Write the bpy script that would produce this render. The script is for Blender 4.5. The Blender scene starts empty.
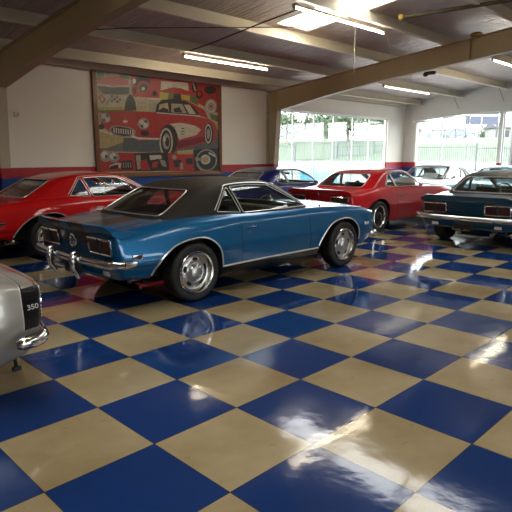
import bpy, bmesh, math, random
import numpy as np
from mathutils import Vector, Matrix
from mathutils.bvhtree import BVHTree
random.seed(7)
PI = math.pi
SC = bpy.context.scene
COL = SC.collection

# ------------------------------------------------------------------ materials
def new_mat(name):
    m = bpy.data.materials.new(name); m.use_nodes = True
    nt = m.node_tree
    return m, nt, nt.nodes['Principled BSDF']

def pbr(name, col, rough=.5, metal=0., coat=0., spec=.5, emit=None, estr=0., bump=0., bscale=30., var=0., vscale=4.):
    m, nt, b = new_mat(name)
    b.inputs['Base Color'].default_value = (*col, 1)
    b.inputs['Roughness'].default_value = rough
    b.inputs['Metallic'].default_value = metal
    b.inputs['Coat Weight'].default_value = coat
    b.inputs['Coat Roughness'].default_value = .03
    b.inputs['Specular IOR Level'].default_value = spec
    if emit:
        b.inputs['Emission Color'].default_value = (*emit, 1)
        b.inputs['Emission Strength'].default_value = estr
    if bump or var:
        tc = nt.nodes.new('ShaderNodeTexCoord')
        if bump:
            n = nt.nodes.new('ShaderNodeTexNoise'); n.inputs['Scale'].default_value = bscale; n.inputs['Detail'].default_value = 6
            nt.links.new(tc.outputs['Object'], n.inputs['Vector'])
            bp = nt.nodes.new('ShaderNodeBump'); bp.inputs['Strength'].default_value = bump; bp.inputs['Distance'].default_value = .02
            nt.links.new(n.outputs['Fac'], bp.inputs['Height']); nt.links.new(bp.outputs['Normal'], b.inputs['Normal'])
        if var:
            n = nt.nodes.new('ShaderNodeTexNoise'); n.inputs['Scale'].default_value = vscale; n.inputs['Detail'].default_value = 5
            nt.links.new(tc.outputs['Object'], n.inputs['Vector'])
            mx = nt.nodes.new('ShaderNodeMix'); mx.data_type = 'RGBA'
            mx.inputs[6].default_value = (*[c*(1-var) for c in col], 1); mx.inputs[7].default_value = (*[min(1, c*(1+var)) for c in col], 1)
            nt.links.new(n.outputs['Fac'], mx.inputs[0]); nt.links.new(mx.outputs[2], b.inputs['Base Color'])
    return m

def glass(name, tint, ior=1.5, refl=1.0):
    m = bpy.data.materials.new(name); m.use_nodes = True
    nt = m.node_tree; nt.nodes.clear()
    o = nt.nodes.new('ShaderNodeOutputMaterial')
    t = nt.nodes.new('ShaderNodeBsdfTransparent'); t.inputs[0].default_value = (*tint, 1)
    g = nt.nodes.new('ShaderNodeBsdfGlossy'); g.inputs['Roughness'].default_value = .02; g.inputs['Color'].default_value = (refl, refl, refl, 1)
    f = nt.nodes.new('ShaderNodeFresnel'); ge = nt.nodes.new('ShaderNodeNewGeometry'); mr = nt.nodes.new('ShaderNodeMapRange')
    mr.inputs['To Min'].default_value = ior; mr.inputs['To Max'].default_value = 1/ior      # the same sheet reflectance from either face
    nt.links.new(ge.outputs['Backfacing'], mr.inputs['Value']); nt.links.new(mr.outputs[0], f.inputs[0])
    mx = nt.nodes.new('ShaderNodeMixShader')
    nt.links.new(f.outputs[0], mx.inputs[0]); nt.links.new(t.outputs[0], mx.inputs[1]); nt.links.new(g.outputs[0], mx.inputs[2])
    nt.links.new(mx.outputs[0], o.inputs[0])
    return m

class NT:
    """small node helper"""
    def __init__(s, nt): s.nt = nt
    def val(s, x, sock):
        if isinstance(x, (int, float)): sock.default_value = x
        else: s.nt.links.new(x, sock)
    def m(s, op, a, b=0.0, c=None):
        n = s.nt.nodes.new('ShaderNodeMath'); n.operation = op
        s.val(a, n.inputs[0]); s.val(b, n.inputs[1])
        if c is not None: s.val(c, n.inputs[2])
        return n.outputs[0]
    def mix(s, f, a, b):
        n = s.nt.nodes.new('ShaderNodeMix'); n.data_type = 'RGBA'
        s.val(f, n.inputs[0])
        for k, x in ((6, a), (7, b)):
            if isinstance(x, tuple): n.inputs[k].default_value = (*x, 1)
            else: s.nt.links.new(x, n.inputs[k])
        return n.outputs[2]
    def xyz(s, kind='Object'):
        tc = s.nt.nodes.new('ShaderNodeTexCoord'); sp = s.nt.nodes.new('ShaderNodeSeparateXYZ')
        s.nt.links.new(tc.outputs[kind], sp.inputs[0]); return tc.outputs[kind], sp.outputs[0], sp.outputs[1], sp.outputs[2]
    def noise(s, vec, scale, detail=4, rough=.5):
        n = s.nt.nodes.new('ShaderNodeTexNoise'); n.inputs['Scale'].default_value = scale; n.inputs['Detail'].default_value = detail
        n.inputs['Roughness'].default_value = rough
        s.nt.links.new(vec, n.inputs['Vector']); return n.outputs['Fac']
    def bump(s, h, strength, dist, b):
        n = s.nt.nodes.new('ShaderNodeBump'); n.inputs['Strength'].default_value = strength; n.inputs['Distance'].default_value = dist
        s.nt.links.new(h, n.inputs['Height']); s.nt.links.new(n.outputs['Normal'], b.inputs['Normal'])

TILE = .635
def floor_mat():
    m, nt, b = new_mat('checkered_vinyl_tile'); N = NT(nt)
    v, x, y, z = N.xyz()
    a = N.m('SUBTRACT', N.m('DIVIDE', x, TILE), .5); c = N.m('SUBTRACT', N.m('DIVIDE', y, TILE), .78)
    par = N.m('MODULO', N.m('ADD', N.m('ADD', N.m('FLOOR', a), N.m('FLOOR', c)), 400.), 2.)     # 0 tan, 1 blue
    fx = N.m('FRACT', N.m('ADD', a, 400.)); fy = N.m('FRACT', N.m('ADD', c, 400.))
    ex = N.m('MINIMUM', fx, N.m('SUBTRACT', 1., fx)); ey = N.m('MINIMUM', fy, N.m('SUBTRACT', 1., fy))
    seam = N.m('LESS_THAN', N.m('MINIMUM', ex, ey), .0045)
    sp = N.noise(v, 220, 3, .7); sm = N.noise(v, 1.3, 5, .6); st = N.noise(v, 9, 5, .6)
    tan = N.mix(N.m('MULTIPLY_ADD', sp, 2.2, -.6), (.33, .250, .135), (.56, .44, .26))
    tan = N.mix(N.m('MULTIPLY_ADD', sm, 2.6, -.95), tan, (.27, .185, .085))
    tan = N.mix(N.m('MULTIPLY', N.m('GREATER_THAN', st, .66), .25), tan, (.18, .12, .06))
    blu = N.mix(sp, (.005, .027, .135), (.012, .055, .22))
    blu = N.mix(N.m('MULTIPLY_ADD', sm, 1.5, -.6), blu, (.012, .028, .09))
    colr = N.mix(par, tan, blu)
    colr = N.mix(seam, colr, (.03, .03, .04))
    nt.links.new(colr, b.inputs['Base Color'])
    rg = N.m('MULTIPLY_ADD', N.noise(v, 3.5, 6, .65), .10, .035)
    nt.links.new(rg, b.inputs['Roughness'])
    b.inputs['Specular IOR Level'].default_value = .42
    h = N.m('ADD', N.m('MULTIPLY', N.noise(v, 4., 2, .4), .8), N.m('MULTIPLY', N.noise(v, 22., 3, .5), .12))
    h = N.m('SUBTRACT', h, N.m('MULTIPLY', seam, .10))
    N.bump(h, .5, .006, b)
    return m

def wall_mat(name, base):
    m, nt, b = new_mat(name); N = NT(nt)
    v, x, y, z = N.xyz()
    n1 = N.noise(v, 1.6, 5)
    w = N.mix(n1, tuple(c*.93 for c in base), tuple(min(1, c*1.05) for c in base))
    red = (.40, .012, .025); blue = (.008, .055, .25)
    c = N.mix(N.m('LESS_THAN', z, 1.372), w, red)
    c = N.mix(N.m('LESS_THAN', z, 1.180), c, blue)
    nt.links.new(c, b.inputs['Base Color'])
    b.inputs['Roughness'].default_value = .55
    N.bump(N.noise(v, 60., 3), .15, .004, b)
    return m

def ceiling_mat():
    m, nt, b = new_mat('foil_faced_insulation'); N = NT(nt)
    v, x, y, z = N.xyz()
    mp = nt.nodes.new('ShaderNodeMapping'); mp.inputs['Scale'].default_value = (9., 1.1, 1.)
    mp.inputs['Rotation'].default_value = (0, 0, .10)
    nt.links.new(v, mp.inputs['Vector'])
    wr = N.noise(mp.outputs[0], 2.2, 7, .62)
    sat = N.m('ABSOLUTE', N.m('SINE', N.m('MULTIPLY', x, PI/.305)))
    h = N.m('ADD', N.m('MULTIPLY', wr, 1.3), N.m('MULTIPLY', N.m('POWER', sat, .4), .35))
    N.bump(h, 1.0, .08, b)
    c = N.mix(N.noise(mp.outputs[0], 3.5, 6, .7), (.30, .225, .205), (.78, .66, .60))
    nt.links.new(c, b.inputs['Base Color'])
    b.inputs['Roughness'].default_value = .36; b.inputs['Metallic'].default_value = .5
    return m

def paint(name, col, rough=.32, metal=.45, stripe=None, spec=.25):
    """stripe(N, x, y, z, base) -> colour socket"""
    m, nt, b = new_mat(name); N = NT(nt)
    b.inputs['Base Color'].default_value = (*col, 1)
    if stripe:
        v, x, y, z = N.xyz(); nt.links.new(stripe(N, x, y, z, col), b.inputs['Base Color'])
    b.inputs['Roughness'].default_value = rough; b.inputs['Metallic'].default_value = metal
    b.inputs['Coat Weight'].default_value = .7; b.inputs['Coat Roughness'].default_value = .03; b.inputs['Specular IOR Level'].default_value = spec
    return m

def between(N, v, a, b): return N.m('MULTIPLY', N.m('GREATER_THAN', v, a), N.m('LESS_THAN', v, b))
def rally(N, x, y, z, col):
    ay = N.m('ABSOLUTE', y)
    c0 = N.mix(N.m('MULTIPLY', between(N, x, .2, 2.4), N.m('LESS_THAN', z, .348)), col, (.006, .006, .007))
    return N.mix(N.m('MULTIPLY', between(N, ay, .09, .40), N.m('GREATER_THAN', z, .70)), c0, (.006, .006, .007))
def nose_band(N, x, y, z, col):
    c = N.mix(between(N, x, 3.452, 3.606), col, (.62, .62, .60))
    c = N.mix(between(N, x, 3.461, 3.597), c, (.005, .005, .006))
    top = N.m('GREATER_THAN', z, .768)
    c = N.mix(N.m('MULTIPLY', top, N.m('GREATER_THAN', x, 3.47)), c, col)
    c = N.mix(N.m('MULTIPLY', top, between(N, x, 3.588, 3.618)), c, (.42, .012, .010))
    return N.mix(N.m('LESS_THAN', z, .50), c, col)

M = {}
M['floor'] = floor_mat()
M['wall'] = wall_mat('painted_wall', (.80, .745, .665))
M['steelcol'] = wall_mat('painted_column', (.47, .405, .30))
M['ceil'] = ceiling_mat()
M['beam'] = pbr('tan_painted_steel', (.47, .36, .205), .5, var=.12, vscale=2.5)
M['purlin'] = pbr('cream_painted_steel', (.70, .61, .46), .48, var=.10, vscale=3)
M['white'] = pbr('white_painted_frame', (.75, .75, .73), .45)
M['windowglass'] = glass('window_glass', (.93, .96, .95))
M['skylight'] = None
M['chrome'] = pbr('chrome', (.78, .77, .74), .09, 1.)
M['bright'] = pbr('bright_metal_trim', (.80, .79, .76), .33, .85)
M['steel'] = pbr('polished_wheel', (.72, .69, .62), .14, 1.)
M['rimc'] = pbr('silver_wheel_centre', (.50, .50, .49), .28, .9)
M['rimblack'] = pbr('black_wheel_centre', (.012, .012, .013), .3, .3)
M['tire'] = pbr('tyre_rubber', (.014, .013, .013), .62, bump=.2, bscale=60)
M['dark'] = pbr('black_underbody', (.010, .010, .010), .8)
M['vinyl'] = pbr('dark_brown_vinyl', (.017, .012, .006), .5, spec=.25, bump=.5, bscale=160)
M['seatvinyl'] = pbr('black_seat_vinyl', (.012, .012, .013), .42)
M['rubber'] = pbr('black_rubber', (.01, .01, .01), .5)
M['lampred'] = pbr('red_lamp_lens', (.045, .004, .004), .3, coat=.2)
M['lampwhite'] = pbr('white_lamp_lens', (.62, .60, .54), .15, coat=1.)
M['carglass'] = glass('car_glass', (.84, .88, .87))
M['blue'] = paint('marina_blue_paint', (.004, .108, .265), stripe=rally)
M['red'] = paint('red_paint', (.60, .005, .006), .5, .0, spec=.08)
M['deepred'] = paint('deep_red_paint', (.50, .005, .010), .5, .0, spec=.08)
M['navy'] = paint('navy_blue_paint', (.006, .014, .125), .3, .4)
M['teal'] = paint('dark_teal_blue_paint', (.010, .060, .105), .34, .45)
M['silver'] = paint('silver_paint', (.42, .40, .36), .33, .55, stripe=nose_band)
M['pale'] = paint('pale_grey_paint', (.55, .56, .57), .3, .3)
M['sky'] = paint('light_blue_paint', (.10, .42, .62), .3, .2)
M['outcar'] = pbr('slate_blue_paint', (.035, .055, .105), .5)
M['maroonvinyl'] = pbr('dark_grey_vinyl', (.022, .024, .026), .45)

# ------------------------------------------------------------------ object helpers
def tag(o, label=None, cat=None, group=None, kind=None):
    if label: o['label'] = label
    if cat: o['category'] = cat
    if group: o['group'] = group
    if kind: o['kind'] = kind
    return o
def empty(name, loc, rz=0):
    o = bpy.data.objects.new(name, None); o.location = loc; o.rotation_euler = (0, 0, rz)
    o.empty_display_size = .2; COL.objects.link(o); return o
def link(name, me, parent=None):
    o = bpy.data.objects.new(name, me); COL.objects.link(o)
    if parent: o.parent = parent
    return o

class MB:
    def __init__(s): s.v = []; s.f = []; s.mi = []; s.mats = []
    def mat(s, key):
        m = M[key] if isinstance(key, str) else key
        if m not in s.mats: s.mats.append(m)
        return s.mats.index(m)
    def add(s, vs, fs, mat):
        k = len(s.v); i = s.mat(mat)
        s.v += [tuple(v) for v in vs]
        for f in fs: s.f.append(tuple(k+j for j in f)); s.mi.append(i)
    def box(s, x0, x1, y0, y1, z0, z1, mat):
        vs = [(x, y, z) for x in (x0, x1) for y in (y0, y1) for z in (z0, z1)]
        s.add(vs, [(0, 1, 3, 2), (4, 6, 7, 5), (0, 4, 5, 1), (2, 3, 7, 6), (0, 2, 6, 4), (1, 5, 7, 3)], mat)
    def prism(s, poly, fn, a, b, mat):
        """poly 2d points; fn(p,q,t)->xyz; extruded from a to b"""
        n = len(poly)
        vs = [fn(p, q, a) for p, q in poly] + [fn(p, q, b) for p, q in poly]
        fs = [tuple(range(n))[::-1], tuple(range(n, 2*n))] + [(i, (i+1) % n, n+(i+1) % n, n+i) for i in range(n)]
        s.add(vs, fs, mat)
    def tube(s, pts, r, mat, n=8, closed=False, rz=None):
        pts = [Vector(p) for p in pts]; N = len(pts); vs = []; prev = None
        for i, p in enumerate(pts):
            if closed: t = pts[(i+1) % N]-pts[i-1]
            else: t = pts[min(i+1, N-1)]-pts[max(i-1, 0)]
            t.normalize()
            if prev is None:
                up = Vector((0, 0, 1)) if abs(t.z) < .9 else Vector((1, 0, 0))
                prev = t.cross(up).normalized()
            a = (prev - t*prev.dot(t)).normalized(); prev = a; b = t.cross(a)
            rr = r[i] if isinstance(r, (list, tuple)) else r
            for k in range(n):
                th = 2*PI*k/n; vs.append(p + a*math.cos(th)*rr + b*math.sin(th)*rr)
        fs = []
        for i in range(N if closed else N-1):
            j = (i+1) % N
            for k in range(n): fs.append((i*n+k, i*n+(k+1) % n, j*n+(k+1) % n, j*n+k))
        if not closed: fs += [tuple(range(n))[::-1], tuple((N-1)*n+k for k in range(n))]
        s.add(vs, fs, mat)
    def sweep(s, pts, sec, mat, scale=None):
        """sec: (outward, up) points; path in plan, outward = right-hand normal of the path in xy"""
        pts = [Vector(p) for p in pts]; N = len(pts); n = len(sec); vs = []
        for i, p in enumerate(pts):
            t = pts[min(i+1, N-1)]-pts[max(i-1, 0)]; t.z = 0; t.normalize(); o = Vector((t.y, -t.x, 0))
            k = scale[i] if scale else 1
            for a, b in sec: vs.append(p + o*a*k + Vector((0, 0, b*k)))
        fs = [(i*n+k, i*n+(k+1) % n, (i+1)*n+(k+1) % n, (i+1)*n+k) for i in range(N-1) for k in range(n)]
        fs += [tuple(range(n))[::-1], tuple((N-1)*n+k for k in range(n))]
        s.add(vs, fs, mat)
    def lathe_y(s, prof, c, mat, n=40, sgn=1, caps=True):
        """prof: (radius, y) around the axis through c along y"""
        vs = []; k = len(prof)
        for i in range(n):
            th = 2*PI*i/n
            for r, y in prof: vs.append((c[0]+r*math.cos(th), c[1]+sgn*y, c[2]+r*math.sin(th)))
        fs = [(i*k+j, ((i+1) % n)*k+j, ((i+1) % n)*k+j+1, i*k+j+1) for i in range(n) for j in range(k-1)]
        s.add(vs, fs, mat)
    def ell(s, c, rx, ry, rz, mat, n=16, m=10):
        vs = [(c[0], c[1], c[2]+rz)]; 
        for j in range(1, m):
            a = PI*j/m
            for i in range(n):
                t = 2*PI*i/n; vs.append((c[0]+rx*math.sin(a)*math.cos(t), c[1]+ry*math.sin(a)*math.sin(t), c[2]+rz*math.cos(a)))
        vs.append((c[0], c[1], c[2]-rz)); L = len(vs)-1; fs = []
        for i in range(n): fs.append((0, 1+i, 1+(i+1) % n)); fs.append((L, 1+(m-2)*n+(i+1) % n, 1+(m-2)*n+i))
        for j in range(m-2):
            for i in range(n): fs.append((1+j*n+i, 1+(j+1)*n+i, 1+(j+1)*n+(i+1) % n, 1+j*n+(i+1) % n))
        s.add(vs, fs, mat)
    def mesh(s, name, smooth=35, bevel=0, fixn=True):
        me = bpy.data.meshes.new(name); me.from_pydata(s.v, [], s.f)
        for m in s.mats: me.materials.append(m)
        me.polygons.foreach_set('material_index', s.mi)
        if fixn or bevel:
            bm = bmesh.new(); bm.from_mesh(me)
            bmesh.ops.recalc_face_normals(bm, faces=bm.faces)
            if bevel:
                ed = [e for e in bm.edges if len(e.link_faces) == 2 and e.calc_face_angle(0) > .6]
                bmesh.ops.bevel(bm, geom=ed, offset=bevel, segments=3, affect='EDGES', profile=.5, clamp_overlap=True)
            bm.to_mesh(me); bm.free()
        finish(me, smooth)
        return me
    def obj(s, name, parent=None, **k): return link(name, s.mesh(name, **k), parent)

def finish(me, ang=35):
    if ang:
        me.polygons.foreach_set('use_smooth', [True]*len(me.polygons))
        me.set_sharp_from_angle(angle=math.radians(ang))
    me.update()

def boolean(me, other, op):
    a = bpy.data.objects.new('t1', me); b = bpy.data.objects.new('t2', other)
    COL.objects.link(a); COL.objects.link(b)
    md = a.modifiers.new('b', 'BOOLEAN'); md.object = b; md.operation = op; md.solver = 'EXACT'
    bpy.context.view_layer.update()
    r = bpy.data.meshes.new_from_object(a.evaluated_get(bpy.context.evaluated_depsgraph_get()))
    bpy.data.objects.remove(a); bpy.data.objects.remove(b)
    return r

def submesh(me, name, keep):
    """faces of me for which keep(poly) holds, with the shading normals of the whole"""
    vm = {}; vs = []; fs = []; mi = []; nr = []
    cn = me.corner_normals
    for p in me.polygons:
        if not keep(p): continue
        f = []
        for li in p.loop_indices:
            vi = me.loops[li].vertex_index
            if vi not in vm: vm[vi] = len(vs); vs.append(tuple(me.vertices[vi].co))
            f.append(vm[vi]); nr.append(tuple(cn[li].vector))
        fs.append(f); mi.append(p.material_index)
    r = bpy.data.meshes.new(name); r.from_pydata(vs, [], fs)
    for m in me.materials: r.materials.append(m)
    r.polygons.foreach_set('material_index', mi)
    r.polygons.foreach_set('use_smooth', [True]*len(fs))
    r.normals_split_custom_set(nr); r.update()
    return r

def hermite(xs, ys, x):
    xs = np.array(xs, float); ys = np.array(ys, float); x = np.clip(np.asarray(x, float), xs[0], xs[-1])
    d = np.diff(ys)/np.diff(xs); m = np.zeros_like(ys); m[0] = d[0]; m[-1] = d[-1]
    for i in range(1, len(xs)-1):
        m[i] = 0 if d[i-1]*d[i] <= 0 else 2*d[i-1]*d[i]/(d[i-1]+d[i])
    k = np.clip(np.searchsorted(xs, x, side='right')-1, 0, len(xs)-2)
    h = xs[k+1]-xs[k]; t = (x-xs[k])/h
    return (2*t**3-3*t**2+1)*ys[k]+(t**3-2*t**2+t)*h*m[k]+(-2*t**3+3*t**2)*ys[k+1]+(t**3-t**2)*h*m[k+1]

# ------------------------------------------------------------------ the coupe (heading +x, rear axle over the origin, floor at z 0)
WB = 2.745
BK = dict(x=[-1.03, -.6, 0, .45, .95, 1.5, 2.05, 2.745, 3.3, 3.66],
          zb=[.840, .888, .928, .930, .912, .905, .900, .880, .838, .765],
          zc=[.875, .915, .945, .950, .940, .935, .955, .935, .880, .785],
          yw=[.855, .895, .925, .915, .895, .888, .890, .905, .895, .835],
          zr=[.350, .330, .250, .195, .185, .185, .185, .210, .255, .285],
          ys=[.760, .790, .815, .810, .800, .795, .795, .815, .810, .745])
def section(x, K=BK):
    g = lambda k: float(hermite(K['x'], K[k], x))
    zr, zb, zc, yw, ys = g('zr'), g('zb'), g('zc'), g('yw'), g('ys')
    P = [(0, zr), (yw-.30, zr), (yw-.13, zr+.005), (yw-.055, zr+.04), (yw-.030, zr+.12), (yw-.004, .50), (yw, .575), (yw-.018, .68),
         (.5*(yw-.02)+.5*ys+.012, .5*.68+.5*zb+.035), (ys, zb-.004), (ys-.10, zb+.12*(zc-zb)+.004), (ys-.32, zb+.60*(zc-zb)), (.22, zc-.006), (0, zc)]
    out = []; n = len(P); M_ = 5
    for i in range(n-1):
        p0 = P[max(i-1, 0)]; p1 = P[i]; p2 = P[i+1]; p3 = P[min(i+2, n-1)]
        for j in range(M_):
            t = j/M_
            q = []
            for c in (0, 1):
                a, b_, c_, d = p0[c], p1[c], p2[c], p3[c]
                q.append(b_ + .5*t*(c_-a) + t*t*(a-2.5*b_+2*c_-.5*d) + t**3*(-.5*a+1.5*b_-1.5*c_+.5*d))
            out.append((max(q[0], 0), q[1]))
    out.append(P[-1])
    return out
def warp(x, y, z):
    cl = lambda v: max(0., min(1., v))
    if x < -.3:
        w = cl((-.3-x)/.73)**2
        x += w*(.10*(abs(y)/.86)**3 + .13*cl((.46-z)/.2) + .05*cl((.86-z)/.4))
    if x > 2.9:
        w = cl((x-2.9)/.76)**2
        x -= w*(.085*(abs(y)/.86)**3 + .12*cl((.44-z)/.18) + .03*cl((.8-z)/.3))
    return (x, y, z)

DOOR = (.70, 1.98)
def body_mesh():
    st = sorted(set([round(v, 3) for v in np.arange(-1.03, 3.661, .0586)] + [.70, 1.98, 2.27, 3.40, -.50, -.96]))
    st = [s for i, s in enumerate(st) if not any(abs(s-q) < .02 and s != q for q in (.70, 1.98, 2.27, 3.40, -.50, -.96))]
    rings = []
    def ring(x, k=1., dx=0.):
        h = section(x); cz = .60
        full = h + [(-y, z) for y, z in h[-2:0:-1]]
        return [warp(x, y*k, cz+(z-cz)*k)for y, z in full] if not dx else [(lambda p: (p[0]+dx, p[1], p[2]))(warp(x, y*k, cz+(z-cz)*k)) for y, z in full]
    x0, x1 = -1.03, 3.66
    rings.append(ring(x0, .90, -.022)); rings.append(ring(x0, .955, -.020)); rings.append(ring(x0, .985, -.012))
    for s in st: rings.append(ring(s))
    rings.append(ring(x1, .985, .012)); rings.append(ring(x1, .955, .020)); rings.append(ring(x1, .90, .022))
    n = len(rings[0]); vs = [p for r in rings for p in r]
    fs = [(i*n+j, i*n+(j+1) % n, (i+1)*n+(j+1) % n, (i+1)*n+j) for i in range(len(rings)-1) for j in range(n)]
    b = MB(); b.add(vs, fs, 'blue')
    # cap both ends with quad strips between the two halves
    h = n//2
    for base, rev in ((0, False), ((len(rings)-1)*n, True)):
        cf = []
        for j in range(h):
            a, c = base+j, base+j+1
            a2, c2 = base+(n-j) % n, base+(n-j-1) % n
            f = [q for i_, q in enumerate((a, c, c2, a2)) if q not in (a, c, c2, a2)[:i_]]
            if len(f) >= 3: cf.append(f)
        k = b.mat('blue')
        for f in cf: b.f.append(tuple(f)); b.mi.append(k)
    b.mat('dark')
    return b.mesh('body', smooth=None)

ARCH = [(-.60, .12), (-.585, .30), (-.53, .44), (-.44, .555), (-.31, .645), (-.15, .697), (.03, .712), (.17, .69), (.28, .62), (.345, .52), (.375, .40), (.39, .25), (.395, .12)]
def smooth_poly(P, k=4):
    out = []
    for i in range(len(P)-1):
        p0 = P[max(i-1, 0)]; p1 = P[i]; p2 = P[i+1]; p3 = P[min(i+2, len(P)-1)]
        for j in range(k):
            t = j/k
            out.append(tuple(p1[c]+.5*t*(p2[c]-p0[c])+t*t*(p0[c]-2.5*p1[c]+2*p2[c]-.5*p3[c])+t**3*(-.5*p0[c]+1.5*p1[c]-1.5*p2[c]+.5*p3[c]) for c in range(len(p1))))
    out.append(tuple(P[-1])); return out

CK = dict(z=[.84, .95, 1.05, 1.14, 1.22, 1.27, 1.30, 1.32, 1.332],
          xr=[-.50, -.30, -.11, .06, .23, .42, .60, .80, 1.0],
          xf=[2.34, 2.16, 1.97, 1.79, 1.63, 1.51, 1.40, 1.30, 1.15],
          w=[.775, .748, .716, .684, .648, .600, .51, .36, .12])
def canopy_surface(off=0., K=CK):
    zs = [.84, .87, .90, .93, .96, .99, 1.02, 1.05, 1.08, 1.11, 1.14, 1.17, 1.195, 1.215, 1.232, 1.247, 1.261, 1.274, 1.286, 1.297, 1.307, 1.316, 1.325, 1.332]
    n = 128; rings = []
    for z in zs:
        a0 = float(hermite(K['z'], K['xr'], z)); a1 = float(hermite(K['z'], K['xf'], z)); w = float(hermite(K['z'], K['w'], z))
        cx = .5*(a0+a1); a = .5*(a1-a0)-off; w -= off; r = []
        for i in range(n):
            t = 2*PI*i/n; e = 7.0
            c, s_ = math.cos(t), math.sin(t)
            # superellipse traced by angle of the box so that points spread evenly along the sides
            k = (abs(c)**e + abs(s_)**e)**(-1/e)
            bow = .05*(1-(abs(k*s_))**2)*(1 if c > 0 else -.6)*min(1, abs(k*c))**6
            r.append((cx+a*k*c+bow, w*k*s_, z-off*(1 if z > 1.15 else .3)))
        rings.append(r)
    vs = [p for r in rings for p in r]; fs = [(i*n+j, i*n+(j+1) % n, (i+1)*n+(j+1) % n, (i+1)*n+j) for i in range(len(zs)-1) for j in range(n)]
    top = len(vs); vs.append((1.07, 0, 1.334-off)); fs += [((len(zs)-1)*n+j, (len(zs)-1)*n+(j+1) % n, top) for j in range(n)]
    return vs, fs
def shell(off0, off1, mat):
    v0, f0 = canopy_surface(off0); v1, f1 = canopy_surface(off1); n = 128; k = len(v0)
    b = MB(); b.add(v0+v1, f0+[tuple(k+i for i in f[::-1]) for f in f1]+[(j, k+j, k+(j+1) % n, (j+1) % n) for j in range(n)], mat)
    return b.mesh('shell', smooth=None)

SIDEQ = [(.43, .965), (.80, .935), (.665, 1.235), (.62, 1.205)]               # quarter window
SIDED = [(.845, .93), (.715, 1.238), (1.02, 1.252), (1.36, 1.235), (2.06, .93)]         # door window
WS = [(-.665, .95), (.665, .95), (.575, 1.245), (-.575, 1.245)]
RW = [(-.600, .955), (.600, .955), (.500, 1.215), (-.500, 1.215)]
def rounded(P, r=.03, k=3):
    out = []
    for i in range(len(P)):
        a, b, c = Vector(P[i-1]), Vector(P[i]), Vector(P[(i+1) % len(P)])
        p = b+(a-b).normalized()*r; q = b+(c-b).normalized()*r
        for j in range(k+1):
            t = j/k; out.append(tuple((p*(1-t)+b*t)*(1-t)+(b*(1-t)+q*t)*t))
    return out

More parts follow.
